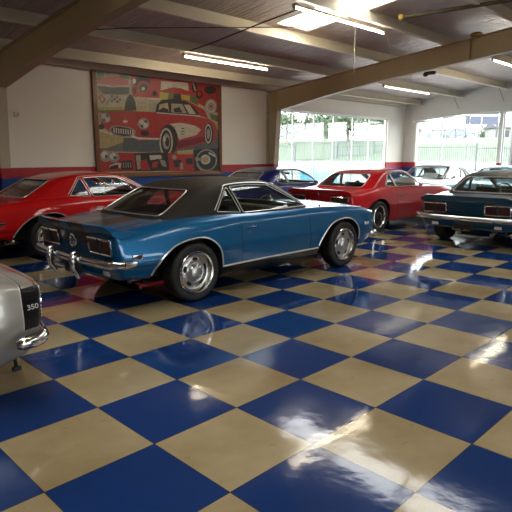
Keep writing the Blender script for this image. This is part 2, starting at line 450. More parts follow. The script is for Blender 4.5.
def build_proto():
    P = []          # (name, mesh, parent_index or None)
    def part(name, me, par=None):
        P.append((name, me, par)); return len(P)-1
    body0 = body_mesh()
    bm = bmesh.new(); bm.from_mesh(body0); bvh = BVHTree.FromBMesh(bm); bm.free()
    def side(x, z, s, off=.0):
        h = bvh.ray_cast(Vector((x, s*2, z)), Vector((0, -s, 0)))
        return (x, (h[0].y if h[0] else s*.88)+s*off, z)
    def top(x, y, off=0.):
        h = bvh.ray_cast(Vector((x, y, 2)), Vector((0, 0, -1)))
        return (x, y, (h[0].z if h[0] else .9)+off)
    # cutters
    c = MB(); c.mat('blue')
    ap = smooth_poly(ARCH, 3)
    for ax in (0, WB):
        for s in (-1, 1): c.prism(ap, lambda p, q, t: (ax+p, t, q), s*.60, s*1.2, 'dark')
    c.box(-.02, 2.08, -.685, .685, .32, 1.2, 'dark')
    me = boolean(body0, c.mesh('c', smooth=None), 'DIFFERENCE')
    # recess of the grille
    g = MB(); g.mat('blue'); g.box(3.60, 3.9, -.76, .76, .52, .735, 'dark')
    me = boolean(me, g.mesh('g', smooth=None), 'DIFFERENCE')
    while len(me.materials) < 2: me.materials.append(M['dark'])
    me.materials[0] = M['blue']; me.materials[1] = M['dark']
    finish(me, 40)
    def cls(p):
        x, y, z = p.center
        if p.material_index: return 'body'
        if DOOR[0] < x < DOOR[1] and abs(y) > .69 and z > .285: return 'doorR' if y < 0 else 'doorL'
        if 2.27 < x < 3.40 and abs(y) < .68 and z > .6: return 'hood'
        if -.96 < x < -.50 and abs(y) < .62 and z > .6: return 'trunk'
        return 'body'
    part('body', submesh(me, 'body', lambda p: cls(p) == 'body'))
    dl = {}
    for nm, key in (('door', 'doorR'), ('door', 'doorL'), ('hood', 'hood'), ('trunk_lid', 'trunk')):
        dl[key] = part(nm, submesh(me, nm, lambda p: cls(p) == key))
    # shut lines
    for s, k_ in ((-1, 'doorR'), (1, 'doorL')):
        for xx in DOOR:
            b = MB(); b.tube([side(xx, z, s, -.0015) for z in np.linspace(.36, .83, 14)], .0045, 'dark', 6); part('door_gap', b.mesh('door_gap'), dl[k_])
        b = MB(); b.tube([top(x, s*.68, -.001) for x in np.linspace(2.27, 3.40, 17)], .004, 'dark', 6); part('hood_gap', b.mesh('hood_gap'))
        b = MB(); b.tube([top(x, s*.62, -.001) for x in np.linspace(-.96, -.5, 9)], .004, 'dark', 6); part('trunk_gap', b.mesh('trunk_gap'))
    # chrome arches and rocker trim
    for ax in (0, WB):
        for s in (-1, 1):
            b = MB(); ap2 = [p for p in smooth_poly(ARCH, 4) if p[1] > .34]
            b.tube([side(ax+p*1.012, q+.006, s, .002) for p, q in ap2], .0105, 'bright', 6); part('wheel_arch_trim', b.mesh('wheel_arch_trim'))
    for s in (-1, 1):
        b = MB(); b.tube([side(x, .350, s, .003) for x in np.linspace(.38, 2.16, 16)], .012, 'bright', 6); part('rocker_trim', b.mesh('rocker_trim'))
    # door handles and locks
    for s, k in ((-1, 'doorR'), (1, 'doorL')):
        b = MB(); a = side(.86, .755, s, .03); b.tube([side(.80, .755, s, .0), side(.815, .757, s, .028), side(.94, .762, s, .028), side(.955, .762, s, .0)], .010, 'chrome', 8)
        q = side(.83, .70, s, .0); b.lathe_y([(0, .008), (.014, .006), (.016, 0)], q, 'chrome', 12, s)
        part('door_handle', b.mesh('door_handle'), dl[k])
    # side markers, rear and front
    for s in (-1, 1):
        for xx, mt in ((-.74, 'lampred'), (3.30, 'lampwhite')):
            p = side(xx, .60, s, .0); b = MB(); y0, y1 = sorted((p[1]-s*.02, p[1]+s*.010))
            b.box(xx-.055, xx+.055, y0, y1, .577, .623, 'chrome'); y0, y1 = sorted((p[1]-s*.02, p[1]+s*.014)); b.box(xx-.045, xx+.045, y0, y1, .585, .615, mt)
            part('side_marker', b.mesh('side_marker', bevel=.003))
    # tail lamps
    def tx(y, z):
        h = bvh.ray_cast(Vector((-3, y, z)), Vector((1, 0, 0))); return h[0].x if h[0] else -1.03
    for s in (-1, 1):
        b = MB(); y0, y1 = s*.34, s*.765
        path = lambda a, z: [(tx(y, z)-a, y, z) for y in np.linspace(y0, y1, 9)]
        for i in range(8):
            ya, yb = y0+(y1-y0)*i/8, y0+(y1-y0)*(i+1)/8
            pts = []
            for yy in (ya, yb):
                for zz in (.625, .772):
                    X = tx(yy, zz); pts += [(X+.01, yy, zz), (X-.012, yy, zz)]
            b.add(pts, [(1, 5, 7, 3)], 'lampred' if i not in (0,) else 'lampred')
            b.add(pts, [(0, 1, 3, 2), (4, 6, 7, 5), (0, 4, 5, 1), (2, 3, 7, 6)], 'rubber')
        k = part('tail_lamp', b.mesh('tail_lamp', fixn=True))
        b = MB(); loop = [(tx(y, .777)-.014, y, .777) for y in np.linspace(y0, y1, 8)]+[(tx(y1, z)-.014, y1, z) for z in np.linspace(.76, .65, 3)] + [(tx(y, .62)-.014, y, .62) for y in np.linspace(y1, y0, 8)]+[(tx(y0, z)-.014, y0, z) for z in np.linspace(.65, .76, 3)]
        b.tube(loop, .013, 'chrome', 6, closed=True)
        ym = .5*(y0+y1); b.tube([(tx(ym, z)-.014, ym, z) for z in np.linspace(.625, .785, 5)], .016, 'rubber', 6)
        part('lamp_bezel', b.mesh('lamp_bezel'), k)
        b = MB(); yy = s*.56; X = tx(yy, .41); b.box(X-.015, X+.03, yy-.06, yy+.06, .385, .435, 'lampwhite'); part('reversing_lamp', b.mesh('reversing_lamp', bevel=.004))
    # fuel cap
    b = MB(); X = tx(0, .70)
    b.add([(X-.02, .06*math.cos(t), .705+.06*math.sin(t)) for t in np.linspace(0, 2*PI, 24, endpoint=False)], [tuple(range(24))], 'chrome')
    b.tube([(X-.016, .062*math.cos(t), .705+.062*math.sin(t)) for t in np.linspace(0, 2*PI, 24, endpoint=False)], .016, 'chrome', 8, closed=True)
    part('fuel_cap', b.mesh('fuel_cap'))
    # spoiler
    secs = []; ys = np.linspace(-.83, .83, 41)
    for y in ys:
        a = abs(y)/.86; d = .10*a**3; e = max(0, (abs(y)-.66)/.17)
        zt = .928-.060*e**2; zb_ = .880-.045*a**2; zz = .835-.02*e
        secs.append([(-.80+d*1.2, y, zb_+.005), (-.92+d, y, .900-.03*e**2-.01), (-1.055+d, y, zt), (-1.085+d, y, zt-.006), (-1.086+d, y, zt-.022), (-1.05+d, y, zz), (-.95+d, y, zz-.03)])
    k = len(secs[0]); b = MB(); vs = [p for s_ in secs for p in s_]
    b.add(vs, [(i*k+j, i*k+(j+1) % k, (i+1)*k+(j+1) % k, (i+1)*k+j) for i in range(len(secs)-1) for j in range(k)]+[tuple(range(k)), tuple((len(secs)-1)*k+j for j in range(k))[::-1]], 'blue')
    part('spoiler', b.mesh('spoiler', smooth=50))
    # bumpers
    sec = [(-.012, -.042), (.012, -.041), (.030, -.022), (.035, .0), (.030, .024), (.012, .042), (-.012, .044)]
    def bump_path(x0, sgn, wrap, ymax):
        P2 = [(x0-sgn*wrap, -ymax), (x0-sgn*(wrap*.55), -ymax), (x0-sgn*.17, -ymax+.004), (x0-sgn*.10, -ymax+.045), (x0-sgn*.06, -ymax+.13), (x0-sgn*.015, -.45), (x0, 0)]
        if sgn > 0: P2 = [(x0-.36, -.915), (x0-.30, -.915), (x0-.215, -.895), (x0-.145, -.83), (x0-.11, -.70), (x0-.04, -.42), (x0, 0)]
        P2 = smooth_poly(P2, 5); P2 = P2 + [(x, -y) for x, y in P2[-2::-1]]; return P2
    for nm, x0, sgn, z, wrap in (('rear_bumper', -1.085, -1, .545, .30), ('front_bumper', 3.735, 1, .435, .30)):
        P2 = bump_path(x0, sgn, wrap, .925)
        if sgn > 0: pth = [(x, y, z) for x, y in P2]
        else: pth = [(x, y, z) for x, y in P2[::-1]]
        n = len(pth); sc = [min(1, .45+.55*math.sin(min(1, min(i, n-1-i)/6)*PI/2)) for i in range(n)]
        b = MB(); b.sweep(pth, sec, 'chrome', sc); kb = part(nm, b.mesh(nm, smooth=60))
        for s in (-1, 1):
            yy = .27*s; g = MB(); xx = x0+sgn*.035
            g.tube([(xx-sgn*.03, yy, z+.075), (xx+sgn*.01, yy, z+.06), (xx+sgn*.022, yy, z), (xx+sgn*.012, yy, z-.11), (xx-sgn*.045, yy, z-.20)], [.018, .028, .032, .030, .018], 'chrome', 10)
            part('bumper_guard', g.mesh('bumper_guard', smooth=60), kb)
    # number plate recess
    b = MB(); b.box(-1.02, -.985, -.16, .16, .355, .47, 'rubber'); part('plate_bracket', b.mesh('plate_bracket', bevel=.004))
    # grille and headlamps
    b = MB(); b.box(3.60, 3.615, -.755, .755, .525, .73, 'rubber')
    for z in np.linspace(.54, .715, 8): b.box(3.612, 3.625, -.75, .75, z-.003, z+.003, 'rimc')
    for y in np.linspace(-.45, .45, 13): b.box(3.612, 3.622, y-.002, y+.002, .53, .725, 'rimc')
    kg = part('grille', b.mesh('grille', smooth=None))
    for s in (-1, 1):
        b = MB(); vs = []; pr = [(.098, 3.60), (.098, 3.650), (.088, 3.655), (.082, 3.635), (.06, 3.645), (.0, 3.652)]
        n = 28
        for i in range(n):
            t = 2*PI*i/n
            for r, x in pr: vs.append((x, s*.60+r*math.cos(t), .628+r*math.sin(t)))
        q = len(pr)
        b.add(vs, [(i*q+j, ((i+1) % n)*q+j, ((i+1) % n)*q+j+1, i*q+j+1) for i in range(n) for j in range(3)], 'chrome')
        b.add(vs, [(i*q+j, ((i+1) % n)*q+j, ((i+1) % n)*q+j+1, i*q+j+1) for i in range(n) for j in range(3, 5)], 'lampwhite')
        part('headlamp', b.mesh('headlamp', smooth=50), kg)
    # canopy: roof shell with window openings
    rs = shell(0, .034, 'vinyl')
    v0, f0 = canopy_surface(0); cm = BVHTree.FromPolygons(v0, f0)
    cut = MB()
    prs = {}
    for k_, poly in (('door_window', SIDED), ('quarter_window', SIDEQ)):
        poly = rounded(poly, .022)
        prs[k_] = poly; cut.prism(poly, lambda p, q, t: (p, t, q), -1.1, 1.1, 'vinyl')
    c1 = cut.mesh('c1', smooth=None)
    cut = MB(); w1 = rounded(WS, .05); w2 = rounded(RW, .06)
    cut.prism(w1, lambda p, q, t: (t, p, q), 1.35, 2.8, 'vinyl'); c2 = cut.mesh('c2', smooth=None)
    cut = MB(); cut.prism(w2, lambda p, q, t: (t, p, q), -1.2, .55, 'vinyl'); c3 = cut.mesh('c3', smooth=None)
    r = rs
    for cc in (c1, c2, c3): r = boolean(r, cc.copy(), 'DIFFERENCE')
    r.materials.clear(); r.materials.append(M['vinyl']); r.polygons.foreach_set('material_index', [0]*len(r.polygons)); finish(r, 32)
    kr = part('roof', r)
    gl = shell(.012, .017, 'carglass')
    def pane(name, cutter, x0, x1, sgn=0):
        m = boolean(gl.copy(), cutter, 'INTERSECT'); m.materials.clear(); m.materials.append(M['carglass'])
        m.polygons.foreach_set('material_index', [0]*len(m.polygons)); finish(m, 40); return m
    part('windshield', pane('w', c2.copy(), 0, 0)); part('rear_window', pane('w', c3.copy(), 0, 0))
    for s, k_ in ((-1, 'doorR'), (1, 'doorL')):
        for nm in ('door_window', 'quarter_window'):
            q = MB(); q.prism(prs[nm], lambda p, z, t: (p, t, z), s*.3, s*1.1, 'vinyl')
            part(nm, pane(nm, q.mesh('q', smooth=None), 0, 0), dl[k_] if nm == 'door_window' else None)
    def onc(o, d):
        h = cm.ray_cast(Vector(o), Vector(d)); return h[0]
    def dense(poly, k=5): return [tuple(Vector(poly[i]).lerp(Vector(poly[(i+1) % len(poly)]), j/k)) for i in range(len(poly)) for j in range(k)]
    for nm, poly, d in (('windshield_trim', w1, 1), ('rear_window_trim', w2, -1)):
        b = MB(); pts = [onc((.9 if d > 0 else .8, p, q), (d, 0, 0)) for p, q in dense(poly, 6)]
        pts = [p for p in pts if p is not None]; b.tube(pts, .008, 'bright', 6, closed=True); part(nm, b.mesh(nm))
    for s in (-1, 1):
        b = MB()
        for nm in ('door_window', 'quarter_window'):
            pts = [onc((p, 0, q), (0, s, 0)) for p, q in dense(prs[nm], 3)]; pts = [p+Vector((0, s*.001, 0)) for p in pts if p is not None]
            b.tube(pts, .006, 'bright', 6, closed=True)
        # drip rail from quarter over the doors and down the windshield pillar
        rail = [(.40, .985), (.50, 1.10), (.60, 1.22), (.68, 1.262), (1.05, 1.276), (1.33, 1.262), (1.46, 1.225), (1.70, 1.120), (2.08, .95)]
        pts = [onc((p, 0, q), (0, s, 0)) for p, q in smooth_poly(rail, 4)]; pts = [p+Vector((0, s*.004, 0)) for p in pts if p is not None]
        b.tube(pts, .007, 'bright', 6)
        part('side_window_trim', b.mesh('side_window_trim'))
    # beltline moulding under the rear glass
    # interior
    def cushion(x0, x1, y0, y1, z0, z1, lean=0):
        b = MB(); b.box(x0, x1, y0, y1, z0, z1, 'seatvinyl')
        if lean: b.v = [(x-lean*(z-z0), y, z) for x, y, z in b.v]
        return b
    for s in (-1, 1):
        b = cushion(.88, 1.36, s*.35-.25, s*.35+.25, .36, .50)
        c_ = cushion(.86, .99, s*.35-.24, s*.35+.24, .48, 1.00, .22); b.add(c_.v, c_.f, 'seatvinyl')
        part('front_seat', b.mesh('front_seat', bevel=.035))
    b = cushion(.10, .60, -.62, .62, .36, .48); c_ = cushion(.12, .25, -.62, .62, .46, .92, .25); b.add(c_.v, c_.f, 'seatvinyl')
    part('rear_seat', b.mesh('rear_seat', bevel=.03))
    b = MB(); b.box(1.84, 2.075, -.68, .68, .66, .90, 'seatvinyl'); part('dashboard', b.mesh('dashboard', bevel=.03))
    b = MB(); cx, cz = 1.60, .86
    ringp = [(cx+.19*math.sin(t)*.38, .36+.19*math.cos(t), cz+.19*math.sin(t)*.92) for t in np.linspace(0, 2*PI, 30, endpoint=False)]
    b.tube(ringp, .012, 'rubber', 8, closed=True); b.tube([(1.86, .36, .76), (cx, .36, cz)], .022, 'rubber', 8)
    for t in (0, 2.1, 4.2): b.tube([(cx, .36, cz), (cx+.19*math.sin(t)*.38, .36+.19*math.cos(t), cz+.19*math.sin(t)*.92)], .008, 'chrome', 6)
    part('steering_wheel', b.mesh('steering_wheel'))
    b = MB(); b.tube([(1.60, 0, 1.235), (1.58, 0, 1.16)], .006, 'chrome', 6); b.box(1.555, 1.575, -.10, .10, 1.125, 1.175, 'rubber'); part('rear_view_mirror', b.mesh('rear_view_mirror', smooth=30))
    # door mirror (driver) and its twin
    for s, k_ in ((-1, 'doorR'), (1, 'doorL')):
        b = MB(); b.tube([(1.70, s*.80, .87), (1.71, s*.86, .93)], .010, 'chrome', 8); b.ell((1.71, s*.88, .96), .035, .065, .045, 'chrome', 16, 10)
        part('door_mirror', b.mesh('door_mirror', smooth=60), dl[k_])
    # wipers cowl, aerial
    b = MB(); x, y, z = top(2.35, -.73); b.lathe_y([(0, 0)], (0, 0, 0), 'chrome', 3) if False else None
    b.tube([(x, y, z-.01), (x, y, z+.03)], .014, 'chrome', 10); b.tube([(x, y, z+.02), (x-.12, y, z+.62)], .0022, 'chrome', 5); part('aerial', b.mesh('aerial'))
    b = MB(); b.box(-.35, WB+.3, -.35, .35, .17, .23, 'dark'); b.tube([(0, -.78, .33), (0, .78, .33)], .05, 'dark', 10); b.tube([(WB, -.78, .33), (WB, .78, .33)], .04, 'dark', 10)
    b.tube([(-.5, .3, .22), (2.4, .3, .20)], .035, 'steel', 10); b.tube([(-.5, -.3, .22), (2.4, -.3, .20)], .035, 'steel', 10)
    b.tube([(-.35, -.48, .30), (-.35, .48, .30)], .08, 'steel', 14)
    part('underbody', b.mesh('underbody'))
    # wheels
    R = .333
    tp = [(.232, -.085), (.26, -.10), (.295, -.106), (.318, -.098), (R-.004, -.080), (R, -.05), (R, .05), (R-.004, .080), (.318, .098), (.295, .106), (.26, .10), (.232, .085)]
    rp = [(.238, .088), (.240, .100), (.234, .108), (.214, .104), (.206, .085), (.196, .055)]
    rc = [(.196, .055), (.182, .050), (.168, .062), (.125, .072), (.106, .066), (.098, .070), (.090, .090), (.070, .108), (.040, .116), (0, .118)]
    for ax in (0, WB):
        for s in (-1, 1):
            c0 = (ax, s*.790, R)
            b = MB(); b.lathe_y(tp, c0, 'tire', 56, s); b.lathe_y([(.232, -.085), (.2, -.06), (.06, -.05), (0, -.05)], c0, 'dark', 32, s)
            kt = part('tire', b.mesh('tire', smooth=40))
            b = MB(); b.lathe_y(rp, c0, 'steel', 56, s); b.lathe_y(rc, c0, 'rimc', 56, s)
            for i in range(5):
                th = 2*PI*i/5+.3
                pts = []
                for q in np.linspace(0, 2*PI, 16, endpoint=False):
                    rr = .148+.020*math.sin(q); tt = th+.26*math.cos(q)
                    pts.append((c0[0]+rr*math.cos(tt), c0[1]+s*(.074-(rr-.125)*.23), c0[2]+rr*math.sin(tt)))
                b.add(pts, [tuple(range(16))], 'dark')
            for i in range(5):
                th = 2*PI*i/5+.9; b.lathe_y([(0, .018), (.009, .016), (.011, 0)], (c0[0]+.079*math.cos(th), c0[1]+s*.094, c0[2]+.079*math.sin(th)), 'chrome', 8, s)
            kr_ = part('rim', b.mesh('rim', smooth=40), kt)
    return P

PROTO = build_proto()
KEY = {M['blue'].name: 'paint', M['vinyl'].name: 'roof', M['rimc'].name: 'rimc', M['steel'].name: 'rimlip'}
def car(name, label, cat, loc, mats, skip=(), rz=0, group=None, scale=None):
    root = empty(name, loc, rz); tag(root, label, cat, group)
    made = {}
    for i, (nm, me, par) in enumerate(PROTO):
        if nm in skip or (par is not None and PROTO[par][0] in skip): continue
        o = bpy.data.objects.new(nm, me); COL.objects.link(o); made[i] = o
        o.parent = root if par is None else made[par]
        if nm in ('rim', 'grille') or any(m and m.name in KEY for m in me.materials):
            for k, m in enumerate(me.materials):
                key = KEY.get(m.name)
                if key == 'rimc' and nm == 'grille': continue
                if key in mats:
                    o.material_slots[k].link = 'OBJECT'; o.material_slots[k].material = mats[key]
    return root, made

blue, _ = car('muscle_car', 'bright blue coupe with black vinyl roof and tail spoiler, closest whole car to the camera', 'car', (3.685, 5.50, 0),
              dict(paint=M['blue'], roof=M['vinyl']), skip=('door_mirror',))
redA, _ = car('muscle_car', 'bright red coupe with red roof parked directly under the framed painting', 'car', (3.72, 9.20, 0), dict(paint=M['red'], roof=M['red']), skip=('spoiler', 'aerial'))
redB, _ = car('muscle_car', 'deep red coupe with black-centred wheels and tail spoiler parked before the bright windows', 'car', (9.95, 7.13, 0),
              dict(paint=M['deepred'], roof=M['deepred'], rimc=M['rimblack']), skip=('aerial', 'fuel_cap', 'rocker_trim', 'wheel_arch_trim'))
teal, _ = car('muscle_car', 'dark teal blue coupe at the right edge seen from behind, with dark vinyl roof', 'car', (10.14, 4.06, 0), dict(paint=M['teal'], roof=M['maroonvinyl']), skip=('aerial', 'bumper_guard', 'fuel_cap'))
navy, _ = car('muscle_car', 'navy blue coupe parked against the far wall beside the window', 'car', (9.30, 9.72, 0), dict(paint=M['navy'], roof=M['navy']), skip=('spoiler', 'aerial'))
silver, _ = car('muscle_car', 'silver coupe at the left edge with black nose band reading 350', 'car', (-2.155, 4.255, 0), dict(paint=M['silver'], roof=M['silver']), skip=('aerial', 'bumper_guard', 'side_marker'))
pale, _ = car('muscle_car', 'pale grey coupe facing the camera beyond the deep red coupe, by the far windows', 'car', (17.75, 8.45, 0), dict(paint=M['pale'], roof=M['maroonvinyl']), skip=('spoiler', 'aerial', 'bumper_guard'), rz=PI)
b = MB(); b.box(2.06, 2.075, .05, .50, .93, 1.08, 'white'); b.v = [(x-(z-.93)*1.0, y, z) for x, y, z in b.v]; o = b.obj('windshield_card', pale); o['label'] = 'white card behind the windshield'
pale.scale = (.96, 1, 1)
skyc, _ = car('muscle_car', 'light blue car seen through the glass of the dark teal coupe', 'car', (17.75, 6.2, 0), dict(paint=M['sky'], roof=M['sky']), skip=('spoiler', 'aerial', 'bumper_guard'), rz=PI)
skyc.scale = (.96, 1, 1)

def text_mesh(s, size, mat, depth=.002):
    cu = bpy.data.curves.new('t', 'FONT'); cu.body = s; cu.size = size; cu.extrude = depth; cu.align_x = 'CENTER'; cu.align_y = 'CENTER'; cu.offset = size*.02
    o = bpy.data.objects.new('t', cu); COL.objects.link(o); bpy.context.view_layer.update()
    me = bpy.data.meshes.new_from_object(o.evaluated_get(bpy.context.evaluated_depsgraph_get())); bpy.data.objects.remove(o)
    me.materials.clear(); me.materials.append(M[mat]); return me
tm = text_mesh('350', .046, 'lampwhite')
bb = PROTO[0][1]; bm = bmesh.new(); bm.from_mesh(bb); bv = BVHTree.FromBMesh(bm); bm.free()
for v in tm.vertices:
    x, z, lift = 3.530+v.co.x*1.2, .640+v.co.y, .003+max(0, v.co.z)
    h = bv.ray_cast(Vector((x, -2, z)), Vector((0, 1, 0))); v.co = Vector((x, h[0].y-lift, z))
o = link('engine_badge', tm, silver); o['label'] = 'pale numerals reading 350'
b = MB(); b.box(3.40, 3.45, -.78, -.745, .215, .24, 'rubber'); b.tube([(3.42, -.757, .30), (3.425, -.757, .23)], .012, 'rubber', 8); b.obj('tow_hook', silver)

# ------------------------------------------------------------------ the building
def zc(v): return 3.56+.107*(11-v) if v > -.5 else 3.56+.107*11.5+.107*(v+.5)
U0, U1, V0, V1 = -9., 19.0, -12., 11.
def struct(name, b, **k):
    o = b.obj(name, **k); o['kind'] = 'structure'; return o
b = MB(); b.box(U0-.2, U1+.2, V0-.2, V1+.2, -.12, 0, 'floor'); struct('floor', b, smooth=None)
# ceiling with skylight and added unseen strips left open
SKY = [(7.66, 8.56, 1.6, 7.14), (1.0, 1.9, 1.6, 5.6), (15.0, 15.9, .2, 4.9), (7.66, 8.56, -8., -1.5), (1.0, 1.9, -8., -1.5), (14.4, 15.3, -8., -1.5)]  # first strip is the in-view skylight; the others are unseen, added for brightness
b = MB(); us = sorted(set([U0-.3, U1+.3]+[x for s in SKY for x in s[:2]])); vs_ = sorted(set([V0-.3, V1+.3, -.5]+[x for s in SKY for x in s[2:]]))
for i in range(len(us)-1):
    for j in range(len(vs_)-1):
        a, c_ = .5*(us[i]+us[i+1]), .5*(vs_[j]+vs_[j+1])
        if any(s[0] < a < s[1] and s[2] < c_ < s[3] for s in SKY): continue
        q = [(us[i], vs_[j]), (us[i+1], vs_[j]), (us[i+1], vs_[j+1]), (us[i], vs_[j+1])]
        b.add([(x, y, zc(y)) for x, y in q]+[(x, y, zc(y)+.06) for x, y in q], [(3, 2, 1, 0), (4, 5, 6, 7), (0, 1, 5, 4), (1, 2, 6, 5), (2, 3, 7, 6), (3, 0, 4, 7)], 'ceil')
struct('ceiling', b, smooth=None, fixn=False)
# translucent sheets for the skylight and the added unseen strips
m = bpy.data.materials.new('fibreglass_sheet'); m.use_nodes = True; nt = m.node_tree; nt.nodes.clear()
oo = nt.nodes.new('ShaderNodeOutputMaterial'); t1 = nt.nodes.new('ShaderNodeBsdfTransparent'); t1.inputs[0].default_value = (.80, .78, .72, 1)
t2 = nt.nodes.new('ShaderNodeBsdfTranslucent'); t2.inputs[0].default_value = (.8, .78, .7, 1); mxs = nt.nodes.new('ShaderNodeMixShader'); mxs.inputs[0].default_value = .3
nt.links.new(t1.outputs[0], mxs.inputs[1]); nt.links.new(t2.outputs[0], mxs.inputs[2]); nt.links.new(mxs.outputs[0], oo.inputs[0]); M['skylight'] = m
for k, (a, c_, d, e) in enumerate(SKY):
    b = MB(); n = 12
    for j in range(n):
        x0 = a+(c_-a)*j/n; x1 = a+(c_-a)*(j+1)/n; h0 = .03*(j % 2); h1 = .03*((j+1) % 2)
        b.add([(x0, d, zc(d)+.03+h0), (x1, d, zc(d)+.03+h1), (x1, e, zc(e)+.03+h1), (x0, e, zc(e)+.03+h0)], [(0, 1, 2, 3)], 'skylight')
    struct('window_%d' % (11+k), b, smooth=None)

WT = .18
def wall_panels(name, along, c0, c1, rects, mat='wall'):
    """wall running along u ('u') or v ('v'); c0/c1 its two faces; rects (a0,a1,z0,z1); split into boxes"""
    b = MB()
    for a0, a1, z0, z1 in rects:
        if along == 'u': b.box(a0, a1, c0, c1, z0, z1, mat)
        else: b.box(c0, c1, a0, a1, z0, z1, mat)
    return struct(name, b, smooth=None)
# wall with the painting and the first window wall (v = 11)
wall_panels('wall_left', 'u', V1, V1+WT, [(U0, 11.85, 0, 3.62), (11.85, 17.86, 2.92, 3.62), (11.85, 17.86, 0, .10), (17.86, U1+WT, 0, 3.62)])
# gable wall (u = 18.1): header with a raised, curved underside
hd = [(11., 2.85), (10.62, 2.85), (10.45, 2.87), (9.9, 2.93), (9.35, 2.985), (8.7, 3.03), (8.0, 3.055), (7.3, 3.065), (-11.5, 3.065)]
top_ = [(v, zc(v)+.04) for v in (-12.2, -.5, 11.)]
b = MB(); b.prism(hd[1:]+[(-12.2, 3.065)]+top_[:2]+[(10.62, zc(10.62)+.04)], lambda p, q, t: (t, p, q), U1-.10, U1+WT, 'wall')
b.box(U1, U1+WT, 10.50, 11+WT, 0, 3.70, 'wall'); b.box(U1, U1+WT, -12.2, 4.1, 0, 3.1, 'wall'); b.box(U1, U1+WT, 4.0, 10.6, 0, .10, 'wall')
struct('wall_far', b, smooth=None)
# opposite side wall with added unseen high windows that brighten the room, and the back wall
wall_panels('wall_right', 'u', V0-WT, V0, [(U0, -1, 0, 3.62), (-1, 12, 2.75, 3.62), (-1, 12, 0, 1.3), (12, U1+WT, 0, 3.62)])
b = MB(); b.prism([(V0-WT, 0), (V1+WT, 0), (V1+WT, zc(V1)+.05), (-.5, zc(-.5)+.05), (V0-WT, zc(V0)+.05)], lambda p, q, t: (t, p, q), U0-WT, U0, 'wall'); struct('wall_back', b, smooth=None)

def storefront(n, along, c, edges, z0, z1f, thick=.03, d=.035, sill=True):
    b = MB(); g = MB(); dd = d/2
    def bx(a0, a1, z0_, z1_, B=b, k=dd, mt='white'):
        if along == 'u': B.box(a0, a1, c-k, c+k, z0_, z1_, mt)
        else: B.box(c-k, c+k, a0, a1, z0_, z1_, mt)
    for e in edges: bx(e-thick/2, e+thick/2, z0, z1f(e))
    bx(min(edges), max(edges), z0, z0+.06)
    for i in range(len(edges)-1):
        a, e = sorted(edges[i:i+2]); z = min(z1f(a), z1f(e)); 
        bx(a, e, z-.035, z+.02)
    o = struct('window_%d' % n, b, smooth=None)
    for i in range(len(edges)-1):
        a, e = sorted(edges[i:i+2]); G = MB(); bx(a+.02, e-.02, z0+.05, max(z1f(a), z1f(e))+.01, G, .003, 'windowglass'); G.obj('pane', o, smooth=None)
    return o
storefront(1, 'u', V1+.09, [11.87, 12.65, 13.65, 14.66, 15.73, 16.74, 17.84], .10, lambda e: 2.92)
hz = lambda v: float(np.interp(v, [p[0] for p in hd[::-1]], [p[1] for p in hd[::-1]]))
storefront(2, 'v', U1+.09, [10.50, 9.50, 8.52, 7.46], .10, hz, thick=.03)
storefront(3, 'v', U1+.09, [7.30, 6.2, 5.1, 4.1], .10, lambda e: 3.065)
storefront(4, 'u', V0-.09, [-1, 1.6, 4.2, 6.8, 9.4, 12], 1.3, lambda e: 2.75)  # unseen high window row, added to let more daylight in
for k, vv in enumerate((7.38,)):
    b = MB(); b.box(U1-.03, U1+.14, vv-.06, vv+.06, 0, 3.09, 'wall'); struct('trim_%d' % (k+1), b, smooth=None)

# steel frames: tapered columns and I-section rafters
def frame(u):
    zb = [(11., 2.78), (10.6, 2.84), (9, 3.11), (7.25, 3.35), (4.4, 3.63), (2, 3.86), (-.5, 4.08), (-3, 3.86), (-12, 2.78)]
    ztop = lambda v: zc(v)-.205
    b = MB()
    web = [(v, ztop(v)) for v in (11., -.5, -12.)]+[(v, z) for v, z in zb[::-1]]
    b.prism(web, lambda p, q, t: (t, p, q), u-.012, u+.012, 'beam')
    for pts in ([(11., ztop(11)), (-.5, ztop(-.5)), (-12., ztop(-12))], zb):
        for (a, za), (c_, zb_) in zip(pts[:-1], pts[1:]):
            b.add([(u+s*.09, p, q+dz) for s in (-1, 1) for p, q in ((a, za), (c_, zb_)) for dz in (-.008, .008)], [(0, 1, 3, 2), (4, 6, 7, 5), (0, 4, 5, 1), (2, 3, 7, 6), (0, 2, 6, 4), (1, 5, 7, 3)], 'beam')
    for v in (10.62, 5.2, -.5): b.box(u-.088, u+.088, v-.008, v+.008, [z for vv, z in [(10.62, 2.84), (5.2, 3.555), (-.5, 4.08)] if vv == v][0], ztop(v), 'beam')
    o = b.obj('roof_rafter', smooth=None); o['kind'] = 'structure'
    b = MB(); b.prism([(10.99, 0), (10.80, 0), (10.60, 2.83), (10.99, 2.83)], lambda p, q, t: (t, p, q), u-.012, u+.012, 'steelcol')
    for q in ([(10.99, 0), (10.99, 3.3), (10.975, 3.3), (10.975, 0)], [(10.80, 0), (10.60, 2.84), (10.585, 2.84), (10.785, 0)]):
        b.prism(q, lambda p, z, t: (t, p, z), u-.09, u+.09, 'steelcol')
    o = b.obj('steel_column', smooth=None); o['kind'] = 'structure'
    b = MB(); b.box(u-.09, u+.09, -11.99, -11.6, 0, 2.9, 'steelcol'); o = b.obj('steel_column', smooth=None); o['kind'] = 'structure'
for u in (-3.5, 4.0, 11.5): frame(u)
